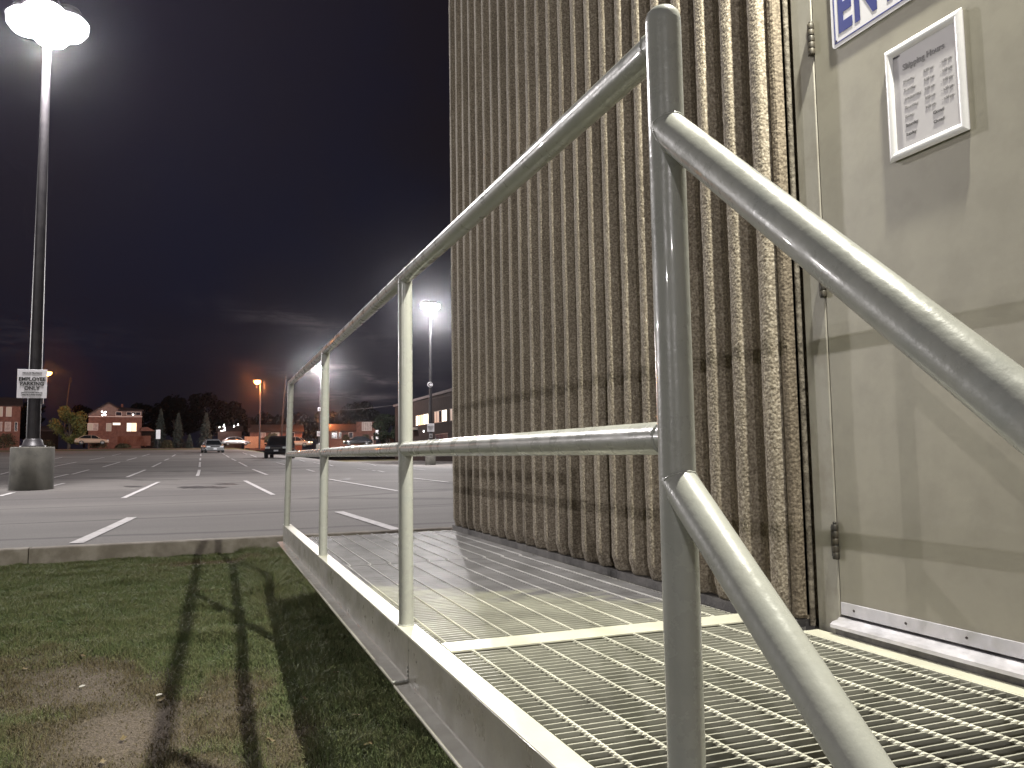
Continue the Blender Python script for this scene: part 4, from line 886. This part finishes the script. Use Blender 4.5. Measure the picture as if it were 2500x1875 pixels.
MB().prism([(X(336), -1, Z(1053)), (X(370), -1, Z(1053)), (X(352), -1, Z(1043)), (X(340), -1, Z(1044))], (0, 5, 0)).build('porch_roof', 'brick', h1)
MB().box(X(340), X(369), -.5, 4, -1, Z(1053)-.02).build('porch_wall', 'brick_brown', h1)

# house 0 at the left edge
h0, u = frame_at(10, 1080, 146.0, 'brick_house', 'dark red brick house at the left edge behind the nearest lamp post', 'house')
X = lambda px: (px-10)*u; Z = lambda py: (1080-py)*u
MB().box(X(-60), X(42), 0, 9, -1.5, Z(990)).build('wall', 'brick', h0)
gable_roof(h0, X(-60), X(42), 0, 9, Z(990), Z(968), 'x')
for (a, b, c_, e, mt) in ((12.5, 22.5, 1016, 994, 'pane_dim'), (-6, 4, 1016, 994, 'pane_dim'), (11, 22, 1052, 1031, 'pane_curtain'), (-8, 4, 1052, 1031, 'pane_curtain'), (-36, -24, 1052, 1031, 'pane_dark'), (-36, -24, 1016, 994, 'pane_dark'), (31, 36, 1052, 1031, 'pane_dark')): win(h0, X(a), X(b), Z(c_), Z(e), mt, mull=0)
MB().box(X(60), X(128), 4, 10, -1.5, Z(1050)).build('garage_wall', 'brick_brown', h0)
gable_roof(h0, X(60), X(128), 4, 10, Z(1050), Z(1038), 'x', mat='roof_shingle')

# house 2 low bungalow behind lamp with orange walls
h2, u = frame_at(660, 1086, 148.0, 'bungalow', 'low bungalow with an orange lit wall behind the black car', 'house')
X = lambda px: (px-660)*u; Z = lambda py: (1086-py)*u
MB().box(X(612), X(735), 0, 9, -1, Z(1054)).build('wall', 'brick', h2)
gable_roof(h2, X(612), X(735), 0, 9, Z(1054), Z(1036), 'x')
MB().box(X(607), X(612.5), 2, 3, Z(1060), Z(1020)).build('chimney', 'brick_brown', h2)
win(h2, X(634), X(648), Z(1067), Z(1057), 'pane_curtain', mull=1); win(h2, X(662), X(680), Z(1070), Z(1057), 'pane_dim', mull=1); win(h2, X(700), X(716), Z(1070), Z(1057), 'pane_dark', mull=1)

# house 3: brick house with tall block and curtained window
h3, u = frame_at(862, 1090, 146.0, 'brick_house', 'red brick house with a tall block and curtained upper window right of the third post', 'house')
X = lambda px: (px-862)*u; Z = lambda py: (1090-py)*u
MB().box(X(870), X(917), 0, 8, -1, Z(1030)).build('tower_wall', 'brick', h3)
MB().box(X(868), X(919), -.3, 8.3, Z(1030)+.002, Z(1028)).build('flat_roof', 'roof_shingle', h3)
MB().box(X(792), X(870)-.01, .6, 8.4, -1, Z(1052)).build('wall', 'brick', h3)
gable_roof(h3, X(792), X(869), .6, 8.4, Z(1052), Z(1035), 'x')
win(h3, X(884), X(906), Z(1051), Z(1031.5), 'pane_curtain', mull=3); 
for a, b, mt in ((811, 823.5, 'pane_dark'), (828, 833, 'pane_dark'), (852, 861, 'pane_dark')): win(h3, X(a), X(b), Z(1069), Z(1056), mt, y=.57, mull=0)
MB().box(X(906), X(911), -.3, -.05, -1, Z(1066)).build('porch_column', 'trim_white', h3)
h4, u = frame_at(955, 1086, 140.0, 'garage', 'small orange lit garage between the dark tree and the second railing post', 'garage')
X = lambda px: (px-955)*u; Z = lambda py: (1086-py)*u
MB().box(X(940), X(962), 0, 5, -1, Z(1071)).build('wall', 'brick', h4); gable_roof(h4, X(940), X(962), 0, 5, Z(1071), Z(1066), 'y', over=.2)
win(h4, X(946), X(951), Z(1080), Z(1073), 'pane_dark', mull=0)

# fences
def fence(px0, px1, pyb, pyt, depth, label, board=0.14, wood='fence_wood'):
    p0 = at(px0, pyb, depth); p1 = at(px1, pyb, depth); d_ = p1-p0; L_ = d_.xy.length
    t = empty('board_fence', tuple(p0), math.atan2(d_.y, d_.x)); tag(t, label, 'fence'); H = (pyb-pyt)*depth/F_PX
    n = int(L_/board); me = MB().box(0.006, board-.006, -.012, .012, -0.3, H).mesh('fence_board', wood)
    for i in range(n):
        o = link('fence_board', me, t); o.location = (i*board, random.uniform(-.006, .006), random.uniform(-.015, .015))
    for zz in (0.3, H-.3): MB().box(0, L_, .014, .06, zz, zz+.09).build('fence_rail', wood, t)
    for i in range(int(L_/2.4)+1): MB().box(i*2.4-.05, i*2.4+.05, .062, .15, -.5, H+.05).build('fence_post', wood, t)
fence(597, 631, 1090, 1066, 139, 'tall orange lit board fence left of the street lamp pole')
fence(636, 700, 1090, 1074, 139, 'low orange lit board fence behind the black car')
fence(287, 369, 1085, 1065, 141, 'dull red board fence beside the gabled house', wood='fence_dark')
fence(805, 868, 1091, 1075, 138, 'low red lit board fence in front of the brick house', wood='fence_dark')

# right hand long building with lit upper windows
FXB = 28.0
rbld = empty('office_building', (FXB, 100, 0)); tag(rbld, 'long dark brick building with lit upper windows behind the twin lamp post', 'building')
P(MB().box(FXB, FXB+14, 62, 128, -1, 8.2), 'wall', 'brick_brown', rbld)
P(MB().box(FXB-.25, FXB+14.2, 61.7, 128.3, 8.203, 8.55), 'roof_edge', 'roof_shingle', rbld)
def fwin(pxa, pxb, py0, py1, mats):
    a = on_plane(pxa, (py0+py1)/2, 0, FXB); b = on_plane(pxb, (py0+py1)/2, 0, FXB); zt2 = on_plane((pxa+pxb)/2, py0, 0, FXB).z; zb2 = on_plane((pxa+pxb)/2, py1, 0, FXB).z
    y0_, y1_ = sorted((a.y, b.y)); n = len(mats); f = MB(); w = 0.08
    f.box(FXB-.06, FXB-.001, y0_-w, y1_+w, zt2, zt2+w); f.box(FXB-.09, FXB-.001, y0_-w, y1_+w, zb2-w, zb2)
    for q in range(n+1): yy = y0_+(y1_-y0_)*q/n; f.box(FXB-.06, FXB-.001, yy-.05, yy+.05, zb2, zt2)
    fo = P(f, 'window_frame', 'trim_black', rbld)
    for q, mt in enumerate(mats):                       # far pane first (leftmost in view)
        ya = y1_-(y1_-y0_)*(q+1)/n+.051; yb = y1_-(y1_-y0_)*q/n-.051
        pn = MB().box(FXB-.03, FXB-.002, ya, yb, zb2+.001, zt2-.001).build('pane', mt); pn.parent = fo
fwin(1016, 1047, 1013, 1037, ('pane_lit_white', 'pane_lit_amber', 'pane_lit_amber', 'pane_lit_white', 'pane_lit_white'))
fwin(1061, 1092, 1003, 1030, ('pane_dim', 'pane_dim', 'pane_dark', 'pane_lit_white', 'pane_lit_white'))
fwin(1100, 1135, 996, 1024, ('pane_dim', 'pane_dark', 'pane_dim', 'pane_dark')); fwin(978, 1004, 1020, 1042, ('pane_dark', 'pane_dim', 'pane_dark'))
fwin(1064, 1094, 1060, 1082, ('pane_dark', 'pane_dark', 'pane_dark'))
q = on_plane(1034.5, 1053, 0, FXB-.1); P(MB().lathe((q.x, q.y, q.z), [(0, -.1), (.12, -.07), (.15, 0), (.12, .07), (0, .1)], 10, axis='x'), 'door_lamp', 'floodlight', rbld)
q = on_plane(1013, 1047, 0, FXB-.1); P(MB().box(FXB-1.2, FXB-.002, q.y-1.2, q.y+1.2, q.z-.15, q.z+.15), 'canopy', 'trim_white', rbld)

# trees
def leaf_cloud(n, fn, size, name, mat, parent):
    Vs = np.zeros((n*4, 3))
    for i in range(n):
        c_ = Vector(fn()); a = Vector((random.gauss(0, 1), random.gauss(0, 1), random.gauss(0, 1))).normalized(); b = a.orthogonal().normalized(); s_ = size*random.uniform(.6, 1.4)
        b2 = a.cross(b)
        Vs[i*4:i*4+4] = [c_-b*s_, c_-b2*s_*.5, c_+b*s_, c_+b2*s_*.5]
    me = bpy.data.meshes.new(name); me.vertices.add(n*4); me.vertices.foreach_set('co', Vs.ravel())
    me.loops.add(n*4); me.loops.foreach_set('vertex_index', np.arange(n*4, dtype=np.int32)); me.polygons.add(n); me.polygons.foreach_set('loop_start', np.arange(n, dtype=np.int32)*4)
    me.materials.append(MATS[mat]); me.update(calc_edges=True); return link(name, me, parent)
def spruce(px, pyt, pyb, depth, wpx, label):
    p = at(px, pyb, depth); H = (pyb-pyt)*depth/F_PX; Wd = wpx*depth/F_PX/2
    t = empty('spruce_tree', tuple(p)); tag(t, label, 'tree', 'spruces in a row at the far edge of the lot')
    MB().tube([(0, 0, -.3), (0, 0, H*.5), (0, 0, H)], [.16, .1, .02], 8).build('trunk', 'bark', t)
    tiers = [(random.uniform(0, 6.28), h) for h in np.linspace(0.06, 0.97, 46)]
    br = []
    for a0, h in tiers:
        for k in range(5): br.append((a0+k*1.257+random.uniform(-.3, .3), h+random.uniform(-.012, .012), random.uniform(.65, 1.12)))
    def fn():
        a, h, s_ = random.choice(br); r = random.random()**.7*Wd*(1-h)**.85*s_
        return (r*math.cos(a)+random.gauss(0, .06), r*math.sin(a)+random.gauss(0, .06), h*H-r*.28+random.gauss(0, .05))
    leaf_cloud(5200, fn, 0.10, 'crown', 'leaf_spruce', t)
spruce(391, 997, 1096, 134, 44, 'leftmost spruce, right behind the white upright sign'); spruce(434, 1008, 1096, 133, 42, 'middle spruce of the three at the far edge of the lot')
spruce(502, 1007, 1097, 131, 52, 'rightmost spruce, rising behind the silver sedan')
spruce(462, 1062, 1097, 130, 26, 'small young spruce between two taller ones')
def tree(px, pyt, pyb, depth, wpx, mat, label, n=4200, size=.22, group=None, seed=0, trunk=.25, low=.15):
    random.seed(seed+int(px)); p = at(px, pyb, depth); H = (pyb-pyt)*depth/F_PX; Wd = wpx*depth/F_PX/2
    t = empty('leafy_tree', tuple(p)); tag(t, label, 'tree', group)
    mb = MB().tube([(0, 0, -.5), (random.uniform(-.2, .2), 0, H*.35), (0, .1, H*.75)], [trunk, trunk*.7, trunk*.2], 8)
    cl = []
    for k in range(26):
        a = random.uniform(0, 6.28); h = random.uniform(low+.1, .92); rr = Wd*math.sin(math.pi*min(1, max(0.08, (h-low*.6)/(1.02-low*.6))))**.6*random.uniform(.35, .82)
        c_ = Vector((rr*math.cos(a), rr*math.sin(a), h*H)); cl.append((c_, Wd*random.uniform(.20, .36)))
        if k < 9: mb.tube([(0, 0, H*max(.15, h-.3)), tuple(c_*.6+Vector((0, 0, h*H*.38))), tuple(c_)], [trunk*.4, trunk*.22, trunk*.06], 6)
    mb.build('trunk', 'bark', t)
    def fn():
        c_, r = random.choice(cl); v = Vector((random.gauss(0, 1), random.gauss(0, 1), random.gauss(0, 1))).normalized()*r*random.random()**.4
        return c_+Vector((v.x, v.y, v.z*.85))
    leaf_cloud(n, fn, size, 'crown', mat, t)
tree(168, 992, 1090, 132, 96, 'leaf_yellow', 'round yellow green tree in front of the gabled house', 6500, .17, low=.02)
tree(945, 1008, 1090, 135, 78, 'leaf_dark', 'dark green tree between the brick house and the second railing post', 5200, .20, low=.05)
tree(664, 1060, 1090, 134, 44, 'leaf_hedge', 'small bushy tree under the leaning utility pole', 2200, .16, low=0)
for i, (px, pyt, w, dp, lb) in enumerate(((60, 985, 130, 175, 'dark tree rising behind the left brick house'), (345, 985, 90, 180, 'dark tree just right of the gabled house roof'), (425, 968, 120, 182, 'tall dark tree behind the two left spruces'), (500, 958, 120, 190, 'tallest dark tree in the far dark mass'), (570, 980, 110, 186, 'dark tree above the floodlit patch'),
                              (640, 1003, 110, 178, 'low dark tree behind the orange street lamp pole'), (735, 1010, 90, 180, 'dark tree behind the last railing post'), (800, 1008, 90, 184, 'dark tree behind the third railing post'), (880, 985, 110, 190, 'dark tree behind the tall brick block'), (205, 985, 80, 178, 'dark tree behind the yellow tree'))):
    tree(px, pyt, 1088, dp, w, 'leaf_black', lb, 3200, .45, 'dark trees behind the houses', seed=i)
random.seed(5)
def bush(px, pyt, pyb, depth, wpx, mat, label, n=1500, size=.12, group='bushes along the far side of the lot'):
    p = at(px, pyb, depth); H = (pyb-pyt)*depth/F_PX; Wd = wpx*depth/F_PX/2; t = empty('bush', tuple(p)); tag(t, label, 'bush', group)
    def fn():
        a = random.uniform(0, 6.28); r = random.random()**.5; z = random.random()**.8; k = math.sqrt(max(0, 1-z*z*.85))
        return (r*k*Wd*math.cos(a)*(1+.15*math.sin(3*a)), r*k*Wd*.6*math.sin(a), z*H*(1+.1*math.sin(a*5)))
    leaf_cloud(n, fn, size, 'leaves', mat, t); MB().tube([(0, 0, -.2), (0, 0, H*.6)], [.05, .02], 6).build('stem', 'bark', t)
for px, pyt, w, lb in ((15, 1062, 50, 'wide bush at the far left below the brick house'), (112, 1076, 40, 'bush right of the nearest lamp post'), (238, 1074, 44, 'bush below the faint windows of the gabled house'), (300, 1084, 36, 'low bush left of the white upright sign'), (408, 1076, 30, 'bush between the first two spruces'),
                       (535, 1086, 24, 'low bush right of the silver sedan'), (700, 1066, 26, 'bush left of the last railing post'), (845, 1064, 24, 'rounded hedge bush before the low brick wing'), (893, 1063, 30, 'rounded hedge bush before the tall brick block'), (985, 1078, 36, 'low bush beside the second railing post')):
    bush(px, pyt, 1094, 131 if px < 800 else 141, w, 'leaf_hedge', lb)

# floodlit patch seen through branches: small lit outbuilding front
h5, u = frame_at(558, 1086, 165.0, 'outbuilding', 'pale outbuilding wall floodlit white through the dark branches', 'building')
X = lambda px: (px-558)*u; Z = lambda py: (1086-py)*u
MB().box(X(533), X(588), 0, 6, -1, Z(1052)).build('wall', 'siding', h5); gable_roof(h5, X(533), X(588), 0, 6, Z(1052), Z(1040), 'x')
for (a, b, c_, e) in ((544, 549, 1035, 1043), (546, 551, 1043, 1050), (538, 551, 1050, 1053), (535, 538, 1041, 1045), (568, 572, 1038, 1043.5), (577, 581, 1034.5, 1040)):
    MB().prism([(X(a), -.7, Z(e)), (X(b), -.7, Z(e)+.1), (X(b)-.15, -.7, Z(c_)), (X(a)+.25, -.7, Z(c_)-.1)], (0, .1, 0)).build('lit_patch', 'floodlight', h5)  # glowing slabs stand in for brightly lit patches of the wall

# street lamps (sodium)
def street_lamp(lpx, lpy, bpx, bpy_, depth, power, label, armdir):
    B = at(bpx, bpy_, depth); T = at(lpx, lpy, depth); t = empty('street_lamp', tuple(B)); tag(t, label, 'street lamp', 'orange street lamps along the road')
    tp = T-B; top = Vector((tp.x+armdir*1.0, tp.y, tp.z-.6))
    MB().tube([(0, 0, -.3), tuple(top*.5), tuple(top)], [.13, .11, .09], 10).build('pole', 'pole_dark', t)
    MB().tube([tuple(top-Vector((0, 0, .2))), tuple((top+tp)/2+Vector((0, 0, .35))), tuple(tp+Vector((0, 0, .15)))], .04, 8).build('arm', 'pole_dark', t)
    MB().lathe(tuple(tp), [(0, .26), (.22, .22), (.34, .05), (.34, 0)], 16).build('lamp_housing', 'pole_dark', t)
    MB().lathe(tuple(tp), [(.55, 0), (.58, -.2), (.40, -.5), (0, -.62)], 16).build('lamp_bowl', 'bowl_orange', t)
    ld = bpy.data.lights.new('lamp_bulb', 'POINT'); ld.energy = power; ld.color = (1.0, 0.27, 0.07); ld.shadow_soft_size = .25
    o = bpy.data.objects.new('lamp_bulb', ld); COL.objects.link(o); o.parent = t; o.location = tp-Vector((0, .6, 1.0))
street_lamp(118, 908, 92, 1092, 132, 3300, 'orange street lamp glowing right of the employee parking sign', -1)
street_lamp(628, 929, 633.5, 1092, 131, 5200, 'orange street lamp on a grey pole left of the leaning utility pole', .5)
street_lamp(880, 930, 885, 1092, 136, 0.1, 'unlit street lamp hidden behind the second railing post', .5) if False else None
sl = at(786, 1022, 150); tsl = empty('street_lamp', (sl.x, sl.y, 1.5)); tag(tsl, 'tiny far orange street lamp right of the smaller lamp post', 'street lamp', 'orange street lamps along the road')
MB().tube([(0, 0, -.3), (0, 0, sl.z-1.5)], .08, 8).build('pole', 'pole_dark', tsl); MB().lathe((0, 0, sl.z-1.5), [(0, -.2), (.16, -.12), (.2, 0), (0, .15)], 12).build('lamp_bowl', 'bowl_orange', tsl)
ld = bpy.data.lights.new('lamp_bulb', 'POINT'); ld.energy = 4000; ld.color = (1.0, 0.27, 0.07); ld.shadow_soft_size = .2; o = bpy.data.objects.new('lamp_bulb', ld); COL.objects.link(o); o.parent = tsl; o.location = (0, -1, sl.z-1.9)

# utility poles and cable
def upole(ax, ay, bx, by, depth, label):
    B = at(bx, by, depth); T = at(ax, ay, depth)-B; t = empty('utility_pole', tuple(B)); tag(t, label, 'utility pole', 'leaning wooden utility poles')
    MB().tube([(0, 0, -.4), tuple(T*.5), tuple(T)], [.15, .12, .09], 10).build('pole', 'wood_pole', t)
    MB().box(T.x-.25, T.x+.25, T.y-.06, T.y+.06, T.z-.7, T.z-.58).build('insulator_bracket', 'wood_pole', t)
upole(171, 922, 157, 1040, 145, 'leaning wooden utility pole rising behind the yellow tree'); upole(697, 915, 686, 1080, 136, 'leaning wooden utility pole just left of the last railing post')
a = at(700, 990, 150); b = at(1100, 965, 90); pts = [a+(b-a)*t+Vector((0, 0, -1.2*math.sin(math.pi*t))) for t in lin(0, 1, 12)]
tag(MB().tube(pts, .018, 6).build('overhead_cable', 'wood_pole'), 'thin overhead cable sagging above the far building on the right', 'cable')

# small signs at the verge beside the tree
for (px, py0, py1, lb, dp) in ((920.5, 1050, 1060, 'small white roadside sign right of the brick house, upper one', 134), ):
    p = at(px, 1090, dp); t = empty('road_sign', tuple(p)); tag(t, lb, 'sign'); u = dp/F_PX
    MB().tube([(0, 0, -.3), (0, 0, (1090-py0)*u)], .04, 8).build('post', 'pole_dark', t)
    MB().bbox(-.24, .24, -.07, -.05, (1090-py1)*u, (1090-py0)*u, .02).build('sign_plate', 'sign_white', t)
    MB().bbox(-.2, .2, -.07, -.05, (1090-1072)*u, (1090-1066)*u, .02).build('sign_plate', 'sign_white', t)

# ---------------------------------------------------------------- thin scattering air, added to give the lamps a glare halo
hz = MB().box(-400, 400, -200, 420, -6, 60).build('glare_haze', 'bark'); tag(hz, kind='stuff'); hz.data.materials.clear()
hm = bpy.data.materials.new('glare_air'); hm.use_nodes = True; t_ = hm.node_tree; t_.nodes.clear()
o_ = t_.nodes.new('ShaderNodeOutputMaterial'); v_ = t_.nodes.new('ShaderNodeVolumePrincipled'); v_.inputs['Color'].default_value = (0.92, 0.92, 1.0, 1)
v_.inputs['Density'].default_value = GLARE_HAZE; v_.inputs['Anisotropy'].default_value = 0.97; t_.links.new(v_.outputs[0], o_.inputs['Volume'])
hz.data.materials.append(hm)
